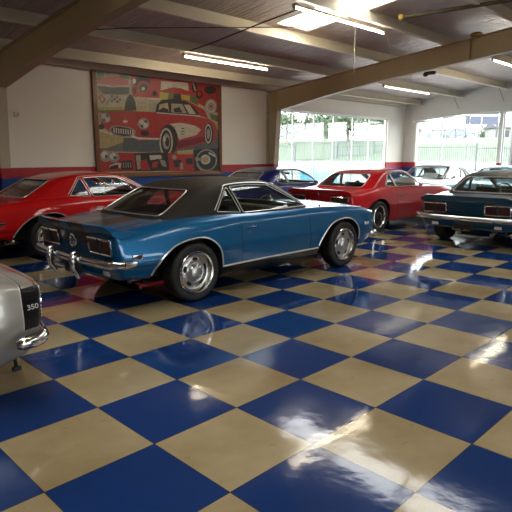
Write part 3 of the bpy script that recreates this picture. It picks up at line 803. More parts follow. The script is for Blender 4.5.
# purlins: Z sections on top of the rafters
pv = [10.28, 8.80, 7.28, 5.76, 4.24, 2.72, 1.20, -.3]; pv += [-2.2, -3.72, -5.24, -6.76, -8.28, -9.8, -11.3]
for v in pv:
    z = zc(v)
    b = MB(); u_end = U1-.06
    b.box(U0, u_end, v-.004, v+.004, z-.205, z-.002, 'purlin')
    b.box(U0, u_end, v-.07, v+.004, z-.207, z-.200, 'purlin'); b.box(U0, u_end, v-.07, v-.063, z-.200, z-.180, 'purlin')
    o = b.obj('roof_purlin', smooth=None); o['kind'] = 'structure'
b = MB(); b.box(11.6, 18.06, 10.90, 10.995, 2.93, 3.38, 'wall'); struct('trim_2', b, smooth=None)
b = MB(); b.box(U0, U1-.02, 10.90, 10.99, 3.40, 3.56, 'purlin'); o = b.obj('eave_strut', smooth=None); o['kind'] = 'structure'
# flange braces on the gable
for v in (8.80, 7.28, 5.76):
    b = MB(); b.tube([(U1-.60, v+.02, zc(v)-.2), (U1-.02, v+.05, zc(v)-.62)], .016, 'steelcol', 6); tag(b.obj('flange_brace'), 'thin white brace from a purlin end down to the far wall above the windows', 'brace', 'braces above the far windows')

# ------------------------------------------------------------------ fluorescent fittings
M['tube_on'] = pbr('glowing_tube', (.9, .9, .85), .4, emit=(1., .90, .70), estr=16.)
M['tube_dim'] = pbr('dim_tube', (.9, .9, .85), .4, emit=(1., .90, .68), estr=2.6)
M['fixture'] = pbr('cream_light_fitting', (.52, .47, .36), .4)
def fitting(u0, u1, v, label, on='tube_on', z=None):
    z = (zc(v)-.225) if z is None else z
    r = empty('fluorescent_light', (u0, v, z)); tag(r, label, 'light', None); L = u1-u0
    b = MB(); b.prism([(-.035, .035), (.035, .035), (.022, -.002), (-.022, -.002)], lambda p, q, t: (t, p, q), 0, L, 'fixture'); b.obj('fitting_tray', r, smooth=None)
    b = MB(); b.tube([(.03, 0, -.020), (L-.03, 0, -.020)], .017, on, 12); b.obj('tube', r)
    for x in (.0, L-.03):
        b = MB(); b.box(x, x+.03, -.022, .022, -.045, 0, 'fixture'); b.obj('tube_holder', r, smooth=None)
    return r
fitting(6.92, 9.32, 8.95, 'lit fluorescent tube light above the framed painting')
fitting(6.72, 9.28, 5.90, 'lit fluorescent tube light beside the bright skylight')
fitting(13.0, 15.5, 8.2, 'dimly lit fluorescent light in front of the corner between the two window walls', 'tube_dim', z=3.44)
fitting(13.75, 16.2, 5.68, 'lit fluorescent tube light at the right edge above the teal coupe')
for k, (u, v) in enumerate(((1.2, 2.7), (-2.0, 7.28), (7.2, -2.3))):
    fitting(u, u+2.44, v, ['added unseen fluorescent tube light above the camera', 'added unseen fluorescent tube light above the silver coupe', 'added unseen fluorescent tube light beyond the ridge'][k])  # three unseen fittings added to raise the room's brightness

# ------------------------------------------------------------------ ceiling rods, cables, pipe
def rod(name, pts, r, mat, label, cat):
    b = MB(); b.tube(pts, r, mat, 6); return tag(b.obj(name), label, cat)
M['cable'] = pbr('dark_cable', (.05, .035, .025), .6)
M['olive'] = pbr('olive_pipe', (.085, .065, .03), .5, .1)
M['yellow'] = pbr('yellow_cap', (.42, .26, .04), .5)
rod('hanging_cable', [(6.93, 8.88, 3.60), (6.90, 8.0, 3.66), (6.89, 6.9, 3.78), (6.93, 5.95, 3.885)], .011, 'cable', 'dark cable running along the ceiling between the two nearest lit tubes', 'cable')
rod('bracing_rod', [(4.1, 8.95, 3.56), (5.14, 8.09, 3.651), (6.85, 6.93, 3.745), (8.0, 6.1, 3.81)], .008, 'cable', 'thin dark rod crossing diagonally under the ceiling left of the skylight', 'rod')
rod('bracing_rod', [(11.45, 7.0, 3.72), (9.4, 5.9, 3.82), (7.3, 5.2, 3.93)], .006, 'purlin', 'thin pale rod passing beneath the skylight towards the large rafter', 'rod')
rod('wall_wire', [(4.1, 10.93, 3.44), (5.95, 10.95, 3.37), (6.02, 10.95, 3.37)], .007, 'purlin', 'thin wire stretched along the wall left of the framed painting', 'wire')
rod('pull_cord', [(8.28, 5.84, 3.80), (8.28, 5.84, 3.02)], .004, 'purlin', 'thin pale pull cord hanging below the fluorescent light by the skylight', 'cord')
b = MB(); b.tube([(8.92, 5.30, 3.98), (9.70, 3.695, 4.12), (10.3, 2.4, 4.24)], .035, 'olive', 12)
r_ = b.obj('ceiling_pipe'); tag(r_, 'olive steel pipe under the ceiling at the top right with a yellow end cap', 'pipe')
b = MB(); b.tube([(8.89, 5.36, 3.975), (8.92, 5.30, 3.98)], .058, 'yellow', 12); b.obj('end_cap', r_)
b = MB(); b.ell((11.36, 5.05, 4.02), .09, .13, .05, 'yellow', 16, 8); tag(b.obj('foam_patch'), 'yellow foam patch on top of the large rafter at the right', 'patch')
b = MB(); b.box(11.44, 11.49, 5.95, 6.2, 3.35, 3.42, 'cable'); b.ell((11.42, 6.15, 3.36), .05, .06, .05, 'cable', 10, 8); tag(b.obj('wall_bracket'), 'small dark bracket on the side of the large rafter', 'bracket')
b = MB(); b.box(4.35, 4.43, 10.93, 10.998, 2.35, 2.45, 'white'); b.ell((4.40, 10.93, 2.40), .03, .03, .03, 'fixture', 10, 8); tag(b.obj('motion_sensor', bevel=.006), 'small white sensor box on the wall beside the left column', 'sensor')
b = MB(); b.box(3.78, 3.90, 10.86, 10.985, 3.16, 3.26, 'white'); b.tube([(3.84, 10.86, 3.21), (3.84, 10.76, 3.19)], .03, 'rubber', 10); tag(b.obj('security_camera', bevel=.01), 'small white camera high beside the left column', 'camera')

# ------------------------------------------------------------------ framed painting
PC = dict(cream=(.50, .40, .24), cream2=(.55, .49, .38), haze=(.38, .35, .27), green=(.13, .16, .06), red=(.42, .035, .030), dark=(.035, .030, .025), chrome=(.60, .57, .50),
          chrome2=(.33, .30, .25), yellow=(.48, .40, .08), tree=(.03, .045, .03), road=(.16, .16, .14), straw=(.48, .36, .16), grey=(.10, .115, .12), shadow=(.20, .015, .02))
PMAT = {k: pbr('printed_'+k, tuple(q*.78 for q in c), .38, var=.45, vscale=20) for k, c in PC.items()}
POSTER = [('cream', ((6.085,3.435),(9.599,3.482),(9.56,1.157),(5.979,1.171))),
('haze', ((6.111,3.414),(6.973,3.418),(6.975,3.134),(6.118,3.061))),
('green', ((6.164,3.384),(6.303,3.386),(6.33,3.243),(6.154,3.203))),
('green', ((6.697,3.39),(6.957,3.391),(6.967,3.291),(6.729,3.294))),
('red', ((6.138,3.165),(6.212,3.244),(6.44,3.303),(6.73,3.319),(6.913,3.267),(6.944,3.125),(6.148,3.094))),
('dark', ((6.147,3.081),(6.943,3.113),(6.921,2.971),(6.71,2.943),(6.291,2.923),(6.184,3.006))),
('chrome', ((6.122,3.127),(6.515,3.113),(6.931,3.168),(6.929,3.137),(6.513,3.076),(6.12,3.097))),
('red', ((6.973,3.405),(7.762,3.393),(7.76,2.916),(7.011,2.927))),
('dark', ((7.513,3.291),(7.487,3.227),(7.418,3.171),(7.321,3.135),(7.215,3.126),(7.123,3.146),(7.061,3.189),(7.041,3.248),(7.067,3.311),(7.133,3.366),(7.228,3.402),(7.333,3.412),(7.427,3.394),(7.492,3.351))),
('red', ((7.499,3.146),(7.477,3.074),(7.421,3.013),(7.343,2.975),(7.258,2.969),(7.184,2.995),(7.135,3.047),(7.119,3.115),(7.141,3.186),(7.195,3.246),(7.272,3.284),(7.357,3.292),(7.432,3.268),(7.483,3.216))),
('dark', ((7.427,3.14),(7.413,3.094),(7.378,3.055),(7.329,3.031),(7.276,3.027),(7.23,3.043),(7.199,3.077),(7.189,3.121),(7.203,3.166),(7.237,3.205),(7.285,3.229),(7.338,3.234),(7.385,3.218),(7.417,3.185))),
('chrome', ((7.354,3.121),(7.349,3.104),(7.335,3.089),(7.316,3.08),(7.294,3.079),(7.276,3.085),(7.263,3.097),(7.259,3.114),(7.265,3.131),(7.278,3.145),(7.298,3.154),(7.319,3.156),(7.338,3.15),(7.35,3.138))),
('red', ((7.748,3.048),(7.734,3.001),(7.695,2.961),(7.641,2.937),(7.583,2.933),(7.532,2.949),(7.497,2.983),(7.486,3.028),(7.501,3.074),(7.538,3.114),(7.591,3.138),(7.65,3.143),(7.702,3.127),(7.737,3.093))),
('dark', ((7.69,3.044),(7.682,3.017),(7.661,2.995),(7.63,2.981),(7.598,2.979),(7.569,2.988),(7.549,3.007),(7.543,3.032),(7.551,3.059),(7.572,3.081),(7.602,3.095),(7.635,3.097),(7.664,3.088),(7.684,3.069))),
('chrome', ((7.119,3.268),(7.113,3.242),(7.099,3.221),(7.08,3.208),(7.059,3.206),(7.042,3.216),(7.03,3.235),(7.026,3.259),(7.032,3.284),(7.046,3.305),(7.065,3.318),(7.085,3.32),(7.103,3.311),(7.115,3.292))),
('dark', ((7.004,3.118),(7.128,3.128),(7.106,2.986),(7.014,2.991))),
('red', ((7.762,3.406),(8.664,3.424),(8.653,3.049),(7.749,3.062))),
('cream2', ((7.809,3.331),(8.608,3.364),(8.62,3.171),(8.38,3.22),(8.144,3.221),(7.784,3.117))),
('yellow', ((7.75,3.081),(8.654,3.063),(8.649,2.881),(7.741,2.861))),
('green', ((8.019,3.083),(8.244,3.087),(8.237,2.881),(7.977,2.877))),
('dark', ((8.156,3.08),(8.375,3.083),(8.398,2.947),(8.152,2.944))),
('red', ((8.664,3.424),(9.578,3.422),(9.564,2.602),(9.249,2.718),(8.872,2.924),(8.652,3.0))),
('dark', ((8.899,3.278),(8.889,3.222),(8.862,3.176),(8.824,3.149),(8.782,3.145),(8.746,3.167),(8.722,3.209),(8.714,3.262),(8.725,3.317),(8.751,3.363),(8.789,3.391),(8.83,3.395),(8.867,3.374),(8.891,3.332))),
('dark', ((9.515,3.272),(9.495,3.226),(9.439,3.187),(9.36,3.161),(9.273,3.154),(9.196,3.168),(9.143,3.198),(9.125,3.24),(9.145,3.285),(9.199,3.324),(9.277,3.35),(9.364,3.358),(9.442,3.345),(9.496,3.314))),
('green', ((8.655,3.104),(8.875,3.051),(8.917,2.841),(8.65,2.93))),
('dark', ((9.065,3.122),(9.053,3.078),(9.02,3.041),(8.974,3.018),(8.924,3.015),(8.879,3.03),(8.849,3.063),(8.839,3.105),(8.851,3.148),(8.883,3.185),(8.929,3.208),(8.979,3.212),(9.024,3.196),(9.055,3.164))),
('red', ((9.008,3.132),(9.002,3.107),(8.986,3.086),(8.963,3.073),(8.938,3.071),(8.915,3.08),(8.9,3.099),(8.895,3.123),(8.902,3.148),(8.918,3.169),(8.941,3.181),(8.966,3.183),(8.988,3.174),(9.003,3.156))),
('chrome2', ((8.735,3.375),(8.791,3.38),(8.86,3.19),(8.804,3.186))),
('cream2', ((6.122,2.898),(7.744,2.942),(7.731,2.6),(6.114,2.52))),
('yellow', ((6.121,2.636),(7.736,2.728),(7.731,2.607),(6.114,2.52))),
('green', ((6.117,2.575),(6.996,2.625),(6.993,2.567),(6.114,2.52))),
('red', ((6.147,2.851),(6.241,2.907),(6.342,2.816),(6.237,2.711))),
('cream2', ((6.189,2.854),(6.24,2.883),(6.299,2.813),(6.239,2.754))),
('dark', ((6.461,2.911),(6.519,2.91),(6.516,2.866),(6.459,2.868))),
('dark', ((6.456,2.812),(6.513,2.81),(6.511,2.766),(6.453,2.768))),
('dark', ((6.523,2.86),(6.581,2.858),(6.579,2.814),(6.521,2.816))),
('dark', ((6.591,2.909),(6.65,2.907),(6.647,2.863),(6.589,2.865))),
('dark', ((6.586,2.809),(6.644,2.806),(6.642,2.762),(6.584,2.765))),
('dark', ((6.654,2.857),(6.713,2.855),(6.711,2.811),(6.652,2.813))),
('dark', ((6.336,2.711),(6.35,2.706),(6.488,2.876),(6.474,2.881))),
('tree', ((6.952,2.987),(7.025,2.916),(7.082,2.804),(7.096,2.624),(6.782,2.594),(6.804,2.741),(6.856,2.872))),
('cream', ((7.117,2.89),(7.432,2.893),(7.42,2.603),(7.103,2.599))),
('haze', ((7.144,2.808),(7.397,2.812),(7.396,2.786),(7.143,2.782))),
('haze', ((7.14,2.718),(7.393,2.72),(7.392,2.7),(7.139,2.692))),
('haze', ((7.432,2.88),(7.742,2.888),(7.715,2.619),(7.42,2.603))),
('cream', ((8.965,2.88),(9.566,2.698),(9.56,2.35),(8.862,2.554))),
('green', ((9.248,2.681),(9.564,2.624),(9.562,2.476),(9.343,2.518))),
('road', ((6.041,2.221),(6.44,1.996),(7.939,1.822),(9.579,2.291),(9.57,1.728),(7.934,1.669),(6.067,1.706))),
('straw', ((6.041,2.221),(6.337,2.088),(6.656,1.885),(6.283,1.771),(6.028,1.768))),
('grey', ((6.662,2.001),(9.575,2.067),(9.57,1.751),(6.723,1.71))),
('red', ((6.152,2.454),(6.241,2.539),(6.842,2.597),(7.649,2.616),(7.969,2.633),(8.677,2.587),(9.245,2.536),(9.441,2.449),(9.518,2.289),(9.494,2.065),(9.352,1.928),(9.086,1.924),(8.244,1.755),(7.947,2.03),(7.119,1.932),(6.983,2.034),(6.417,2.096),(6.197,2.252))),
('shadow', ((8.206,1.952),(9.09,2.085),(9.136,1.969),(8.245,1.769))),
('dark', ((7.616,2.614),(7.664,2.79),(7.81,2.906),(8.239,2.963),(8.523,2.921),(8.795,2.834),(8.996,2.618),(8.678,2.601))),
('cream', ((7.699,2.632),(7.739,2.795),(7.976,2.85),(8.012,2.635))),
('haze', ((8.072,2.632),(8.079,2.837),(8.413,2.852),(8.55,2.63))),
('cream2', ((8.605,2.626),(8.466,2.841),(8.638,2.845),(8.845,2.624))),
('dark', ((8.144,2.725),(8.321,2.77),(8.406,2.643),(8.159,2.644))),
('red', ((8.372,2.973),(8.559,2.945),(9.104,2.746),(9.245,2.543),(8.977,2.588),(8.757,2.817))),
('dark', ((7.7,2.659),(7.845,2.734),(7.971,2.701),(8.003,2.635),(7.699,2.625))),
('chrome', ((7.649,2.616),(8.958,2.601),(8.957,2.58),(7.648,2.589))),
('chrome2', ((6.427,2.424),(6.412,2.375),(6.374,2.335),(6.321,2.312),(6.263,2.309),(6.214,2.328),(6.18,2.365),(6.171,2.412),(6.186,2.46),(6.223,2.499),(6.276,2.523),(6.333,2.526),(6.383,2.508),(6.417,2.471))),
('chrome', ((6.314,2.456),(6.308,2.434),(6.291,2.416),(6.267,2.405),(6.242,2.404),(6.22,2.413),(6.205,2.429),(6.201,2.45),(6.208,2.472),(6.224,2.49),(6.248,2.501),(6.273,2.502),(6.295,2.494),(6.31,2.477))),
('chrome', ((6.404,2.392),(6.397,2.367),(6.38,2.346),(6.356,2.335),(6.331,2.333),(6.308,2.343),(6.293,2.362),(6.289,2.386),(6.296,2.411),(6.313,2.431),(6.337,2.443),(6.362,2.444),(6.385,2.435),(6.4,2.416))),
('grey', ((6.295,2.368),(6.291,2.354),(6.28,2.343),(6.266,2.336),(6.25,2.336),(6.236,2.341),(6.227,2.351),(6.224,2.365),(6.228,2.378),(6.239,2.39),(6.253,2.396),(6.269,2.397),(6.283,2.392),(6.292,2.381))),
('grey', ((6.394,2.472),(6.39,2.459),(6.379,2.447),(6.364,2.44),(6.348,2.44),(6.334,2.445),(6.325,2.455),(6.322,2.469),(6.327,2.482),(6.337,2.494),(6.352,2.501),(6.368,2.501),(6.382,2.496),(6.391,2.486))),
('chrome2', ((7.433,2.339),(7.414,2.282),(7.368,2.234),(7.302,2.207),(7.231,2.205),(7.168,2.228),(7.127,2.271),(7.114,2.326),(7.132,2.382),(7.178,2.429),(7.242,2.457),(7.313,2.46),(7.376,2.438),(7.419,2.395))),
('chrome', ((7.29,2.373),(7.282,2.349),(7.264,2.33),(7.238,2.319),(7.21,2.318),(7.185,2.327),(7.168,2.345),(7.163,2.367),(7.17,2.39),(7.188,2.409),(7.214,2.421),(7.242,2.422),(7.267,2.413),(7.284,2.395))),
('chrome', ((7.391,2.304),(7.383,2.278),(7.365,2.256),(7.338,2.244),(7.31,2.243),(7.285,2.253),(7.268,2.273),(7.263,2.299),(7.27,2.325),(7.289,2.346),(7.315,2.359),(7.343,2.36),(7.369,2.35),(7.386,2.33))),
('grey', ((7.27,2.279),(7.265,2.265),(7.253,2.253),(7.237,2.246),(7.22,2.246),(7.204,2.251),(7.193,2.262),(7.19,2.277),(7.195,2.291),(7.206,2.303),(7.222,2.31),(7.24,2.31),(7.256,2.305),(7.266,2.294))),
('grey', ((7.379,2.39),(7.374,2.375),(7.362,2.363),(7.346,2.356),(7.328,2.355),(7.312,2.361),(7.302,2.372),(7.298,2.386),(7.303,2.401),(7.314,2.413),(7.331,2.42),(7.349,2.421),(7.364,2.415),(7.375,2.404))),
('chrome', ((6.861,2.367),(6.854,2.353),(6.834,2.341),(6.807,2.334),(6.776,2.332),(6.75,2.338),(6.731,2.348),(6.725,2.362),(6.733,2.376),(6.752,2.388),(6.78,2.395),(6.81,2.396),(6.837,2.391),(6.855,2.381))),
('chrome2', ((6.377,2.171),(6.44,2.249),(6.602,2.274),(6.916,2.24),(7.052,2.173),(7.03,2.035),(6.737,2.002),(6.429,2.059))),
('dark', ((6.421,2.172),(6.467,2.224),(6.615,2.249),(6.9,2.214),(7.005,2.159),(6.985,2.067),(6.739,2.041),(6.46,2.091))),
('chrome', ((6.482,2.218),(6.511,2.216),(6.512,2.099),(6.483,2.101))),
('chrome', ((6.54,2.214),(6.569,2.212),(6.57,2.096),(6.541,2.098))),
('chrome', ((6.599,2.21),(6.628,2.208),(6.63,2.092),(6.6,2.094))),
('chrome', ((6.658,2.206),(6.687,2.203),(6.689,2.089),(6.659,2.091))),
('chrome', ((6.717,2.201),(6.747,2.199),(6.749,2.085),(6.719,2.088))),
('chrome', ((6.777,2.197),(6.807,2.195),(6.809,2.082),(6.779,2.084))),
('chrome', ((6.838,2.192),(6.868,2.19),(6.87,2.078),(6.84,2.081))),
('chrome', ((6.898,2.188),(6.929,2.186),(6.931,2.075),(6.901,2.077))),
('chrome', ((6.96,2.183),(6.99,2.181),(6.993,2.071),(6.962,2.073))),
('chrome', ((6.15,2.176),(6.268,2.142),(6.446,2.097),(6.458,2.059),(6.273,2.092),(6.134,2.138))),
('chrome', ((6.939,2.072),(7.124,2.024),(7.708,2.018),(7.707,1.977),(7.106,1.978),(6.936,2.02))),
('dark', ((6.266,2.23),(6.256,2.205),(6.232,2.184),(6.197,2.172),(6.159,2.171),(6.126,2.181),(6.104,2.199),(6.097,2.223),(6.107,2.248),(6.131,2.268),(6.165,2.28),(6.203,2.282),(6.237,2.272),(6.259,2.254))),
('straw', ((6.429,2.059),(6.737,2.002),(6.701,1.885),(6.453,1.958))),
('dark', ((7.432,2.125),(7.418,2.099),(7.381,2.077),(7.329,2.064),(7.272,2.062),(7.221,2.073),(7.187,2.092),(7.175,2.118),(7.189,2.144),(7.225,2.166),(7.277,2.179),(7.334,2.181),(7.385,2.171),(7.42,2.151))),
('cream2', ((8.011,2.362),(8.354,2.404),(8.782,2.35),(8.988,2.257),(8.833,2.122),(8.279,1.995),(8.214,2.176))),
('dark', ((8.35,2.278),(8.449,2.281),(8.449,2.26),(8.35,2.257))),
('dark', ((8.348,2.208),(8.447,2.211),(8.447,2.19),(8.347,2.187))),
('dark', ((8.346,2.137),(8.445,2.14),(8.444,2.119),(8.345,2.116))),
('dark', ((8.243,1.98),(8.225,1.863),(8.181,1.756),(8.116,1.672),(8.036,1.618),(7.949,1.599),(7.864,1.618),(7.79,1.671),(7.733,1.753),(7.699,1.856),(7.69,1.969),(7.707,2.083),(7.75,2.187),(7.812,2.27),(7.89,2.326),(7.976,2.347),(8.06,2.332),(8.136,2.282),(8.196,2.201),(8.233,2.097))),
('cream2', ((8.091,1.936),(8.078,1.832),(8.046,1.738),(7.999,1.664),(7.942,1.616),(7.88,1.599),(7.819,1.616),(7.766,1.663),(7.726,1.736),(7.702,1.827),(7.697,1.929),(7.71,2.03),(7.741,2.122),(7.787,2.196),(7.843,2.244),(7.904,2.262),(7.964,2.248),(8.018,2.203),(8.06,2.131),(8.085,2.039))),
('dark', ((8.048,1.935),(8.037,1.846),(8.012,1.766),(7.975,1.703),(7.93,1.662),(7.881,1.648),(7.834,1.662),(7.793,1.702),(7.761,1.764),(7.743,1.843),(7.739,1.929),(7.749,2.016),(7.774,2.095),(7.81,2.158),(7.854,2.199),(7.902,2.214),(7.949,2.202),(7.991,2.163),(8.023,2.101),(8.043,2.023))),
('chrome2', ((8.013,1.948),(7.999,1.863),(7.965,1.795),(7.919,1.757),(7.869,1.757),(7.826,1.794),(7.798,1.861),(7.79,1.944),(7.804,2.028),(7.837,2.095),(7.883,2.133),(7.933,2.135),(7.976,2.099),(8.005,2.032))),
('dark', ((7.987,1.934),(7.979,1.885),(7.961,1.847),(7.936,1.825),(7.909,1.825),(7.886,1.846),(7.87,1.884),(7.866,1.932),(7.874,1.98),(7.892,2.018),(7.917,2.04),(7.944,2.041),(7.967,2.02),(7.982,1.982))),
('chrome', ((7.886,2.001),(7.88,1.971),(7.868,1.947),(7.85,1.933),(7.831,1.933),(7.815,1.946),(7.804,1.969),(7.801,1.999),(7.806,2.029),(7.819,2.053),(7.836,2.067),(7.855,2.067),(7.872,2.054),(7.883,2.031))),
('dark', ((9.396,2.167),(9.378,2.044),(9.332,1.945),(9.267,1.889),(9.197,1.888),(9.135,1.941),(9.094,2.038),(9.082,2.158),(9.1,2.279),(9.145,2.376),(9.208,2.432),(9.278,2.435),(9.34,2.384),(9.382,2.288))),
('cream2', ((9.336,2.165),(9.322,2.055),(9.288,1.967),(9.239,1.918),(9.187,1.917),(9.141,1.965),(9.11,2.051),(9.101,2.158),(9.115,2.266),(9.149,2.354),(9.197,2.404),(9.249,2.406),(9.295,2.359),(9.327,2.273))),
('dark', ((9.307,2.164),(9.296,2.077),(9.27,2.007),(9.234,1.968),(9.194,1.967),(9.16,2.005),(9.137,2.074),(9.13,2.159),(9.141,2.245),(9.166,2.315),(9.202,2.354),(9.242,2.355),(9.276,2.318),(9.299,2.25))),
('chrome2', ((9.277,2.163),(9.27,2.106),(9.253,2.059),(9.228,2.033),(9.202,2.032),(9.179,2.057),(9.164,2.103),(9.159,2.16),(9.166,2.217),(9.184,2.264),(9.208,2.29),(9.234,2.291),(9.257,2.266),(9.272,2.221))),
('chrome2', ((9.528,2.858),(9.506,2.774),(9.447,2.704),(9.362,2.663),(9.27,2.658),(9.189,2.69),(9.134,2.752),(9.116,2.832),(9.138,2.915),(9.195,2.984),(9.278,3.025),(9.369,3.032),(9.452,3.001),(9.509,2.939))),
('cream2', ((9.488,2.855),(9.47,2.788),(9.422,2.731),(9.354,2.698),(9.28,2.694),(9.214,2.72),(9.169,2.77),(9.155,2.835),(9.172,2.901),(9.219,2.957),(9.286,2.991),(9.36,2.996),(9.427,2.971),(9.473,2.921))),
('chrome2', ((9.438,2.852),(9.426,2.801),(9.392,2.758),(9.344,2.733),(9.292,2.73),(9.245,2.75),(9.213,2.788),(9.203,2.838),(9.215,2.889),(9.249,2.931),(9.296,2.956),(9.348,2.96),(9.395,2.941),(9.428,2.902))),
('red', ((9.359,2.847),(9.355,2.831),(9.344,2.818),(9.328,2.81),(9.311,2.809),(9.295,2.815),(9.284,2.827),(9.281,2.843),(9.285,2.859),(9.296,2.872),(9.312,2.88),(9.329,2.881),(9.345,2.875),(9.356,2.863))),
('red', ((6.054,1.725),(6.497,1.677),(7.227,1.667),(7.33,1.26),(6.041,1.259))),
('straw', ((6.041,1.986),(6.255,1.897),(6.143,1.801),(6.03,1.8))),
('chrome2', ((6.404,1.599),(6.387,1.544),(6.344,1.499),(6.285,1.475),(6.221,1.476),(6.165,1.5),(6.128,1.545),(6.117,1.599),(6.134,1.654),(6.176,1.698),(6.234,1.723),(6.298,1.724),(6.355,1.699),(6.393,1.655))),
('chrome', ((6.311,1.625),(6.302,1.592),(6.278,1.565),(6.246,1.55),(6.21,1.551),(6.18,1.565),(6.16,1.592),(6.154,1.625),(6.163,1.658),(6.187,1.684),(6.219,1.699),(6.254,1.699),(6.285,1.685),(6.305,1.658))),
('grey', ((6.316,1.587),(6.311,1.57),(6.298,1.557),(6.281,1.549),(6.261,1.549),(6.245,1.557),(6.233,1.57),(6.23,1.587),(6.235,1.603),(6.248,1.617),(6.266,1.624),(6.285,1.624),(6.302,1.617),(6.313,1.603))),
('chrome2', ((6.603,1.573),(6.587,1.523),(6.547,1.482),(6.493,1.46),(6.434,1.461),(6.382,1.483),(6.348,1.524),(6.337,1.574),(6.353,1.624),(6.392,1.664),(6.446,1.686),(6.505,1.687),(6.557,1.665),(6.592,1.624))),
('chrome', ((6.522,1.599),(6.512,1.566),(6.488,1.539),(6.455,1.524),(6.419,1.524),(6.388,1.539),(6.367,1.566),(6.361,1.599),(6.37,1.633),(6.394,1.66),(6.427,1.674),(6.463,1.675),(6.495,1.66),(6.516,1.633))),
('grey', ((6.528,1.561),(6.522,1.544),(6.509,1.53),(6.491,1.523),(6.471,1.523),(6.454,1.531),(6.442,1.544),(6.439,1.561),(6.444,1.578),(6.457,1.591),(6.475,1.598),(6.495,1.598),(6.512,1.591),(6.524,1.578))),
('chrome', ((6.335,1.388),(6.522,1.451),(6.648,1.43),(6.613,1.339),(6.367,1.317))),
('dark', ((6.371,1.381),(6.557,1.418),(6.567,1.326),(6.33,1.304))),
('dark', ((6.636,1.482),(6.912,1.514),(6.948,1.294),(6.641,1.286))),
('chrome2', ((6.679,1.456),(6.702,1.462),(6.711,1.337),(6.688,1.331))),
('chrome2', ((6.74,1.455),(6.763,1.462),(6.772,1.336),(6.749,1.33))),
('chrome2', ((6.801,1.455),(6.825,1.461),(6.834,1.336),(6.81,1.329))),
('chrome2', ((6.863,1.454),(6.886,1.461),(6.896,1.335),(6.872,1.328))),
('dark', ((6.997,1.666),(7.934,1.683),(7.971,1.248),(7.009,1.253))),
('chrome2', ((7.026,1.613),(7.153,1.626),(7.171,1.31),(7.058,1.292))),
('red', ((7.138,1.479),(7.301,1.532),(7.413,1.286),(7.153,1.277))),
('chrome', ((7.394,1.613),(7.727,1.627),(7.758,1.544),(7.422,1.504))),
('red', ((7.486,1.449),(7.654,1.475),(7.598,1.338),(7.455,1.313))),
('chrome2', ((7.673,1.531),(7.841,1.488),(7.887,1.334),(7.751,1.364))),
('red', ((7.934,1.669),(8.727,1.687),(8.753,1.212),(7.954,1.248))),
('chrome2', ((8.194,1.571),(8.186,1.547),(8.166,1.527),(8.137,1.516),(8.105,1.516),(8.077,1.527),(8.059,1.547),(8.052,1.571),(8.06,1.596),(8.08,1.615),(8.109,1.626),(8.14,1.626),(8.168,1.615),(8.188,1.596))),
('dark', ((8.085,1.487),(8.317,1.514),(8.366,1.342),(8.114,1.317))),
('chrome2', ((8.279,1.436),(8.369,1.435),(8.382,1.269),(8.292,1.271))),
('dark', ((8.463,1.528),(8.686,1.556),(8.701,1.396),(8.496,1.383))),
('straw', ((8.199,1.719),(8.795,1.774),(8.792,1.643),(8.214,1.642))),
('dark', ((8.71,1.759),(9.571,1.804),(9.561,1.173),(8.733,1.205))),
('chrome2', ((9.505,1.493),(9.485,1.404),(9.432,1.325),(9.35,1.262),(9.249,1.223),(9.139,1.211),(9.03,1.227),(8.934,1.269),(8.859,1.332),(8.812,1.411),(8.798,1.497),(8.817,1.583),(8.867,1.66),(8.945,1.722),(9.043,1.763),(9.151,1.777),(9.26,1.764),(9.359,1.725),(9.438,1.662),(9.488,1.582))),
('dark', ((9.454,1.494),(9.437,1.417),(9.392,1.348),(9.322,1.293),(9.235,1.259),(9.14,1.249),(9.046,1.263),(8.963,1.299),(8.898,1.354),(8.858,1.422),(8.845,1.497),(8.862,1.572),(8.905,1.639),(8.972,1.693),(9.057,1.728),(9.15,1.74),(9.244,1.729),(9.329,1.694),(9.397,1.64),(9.44,1.571))),
('chrome', ((9.274,1.51),(9.256,1.454),(9.208,1.411),(9.141,1.387),(9.067,1.387),(9.001,1.412),(8.956,1.457),(8.941,1.511),(8.959,1.565),(9.005,1.609),(9.072,1.633),(9.146,1.633),(9.212,1.609),(9.258,1.565))),
('straw', ((9.214,1.51),(9.203,1.474),(9.172,1.446),(9.128,1.43),(9.081,1.431),(9.038,1.447),(9.009,1.475),(8.999,1.511),(9.011,1.546),(9.041,1.574),(9.084,1.59),(9.132,1.59),(9.175,1.574),(9.204,1.545))),
('chrome2', ((8.762,1.57),(8.99,1.54),(9.008,1.481),(8.779,1.483))),
('chrome2', ((8.795,1.38),(8.853,1.409),(9.022,1.243),(8.944,1.215))),
('chrome', ((9.228,1.704),(9.446,1.614),(9.425,1.569),(9.208,1.659)))]

pr_ = empty('framed_painting', (7.84, 10.99, 1.12)); tag(pr_, 'large wood-framed painting of a red classic convertible on the left wall', 'painting')
def rel(o): 
    for v in o.data.vertices: v.co -= Vector((7.84, 10.99, 1.12))
    o.parent = pr_; return o
M['woodframe'] = pbr('brown_wood_frame', (.17, .065, .022), .4, var=.3, vscale=9)
b = MB()
for q in ([(6.02, 1.13), (6.12, 1.23), (6.12, 3.43), (6.02, 3.53)], [(9.67, 1.11), (9.57, 1.21), (9.57, 3.43), (9.67, 3.53)], [(6.02, 3.53), (9.67, 3.53), (9.57, 3.43), (6.12, 3.43)], [(6.02, 1.13), (9.67, 1.11), (9.57, 1.21), (6.12, 1.23)]):
    b.prism(q, lambda p, z, t: (p, t, z), 10.995, 10.93, 'woodframe')
rel(b.obj('frame', bevel=.006))
b = MB(); b.box(6.08, 9.62, 10.965, 10.99, 1.17, 3.48, PMAT['cream'])
def clipc(p): return (min(max(p[0], 6.11), 9.58), min(max(p[1], 1.22), 3.44))
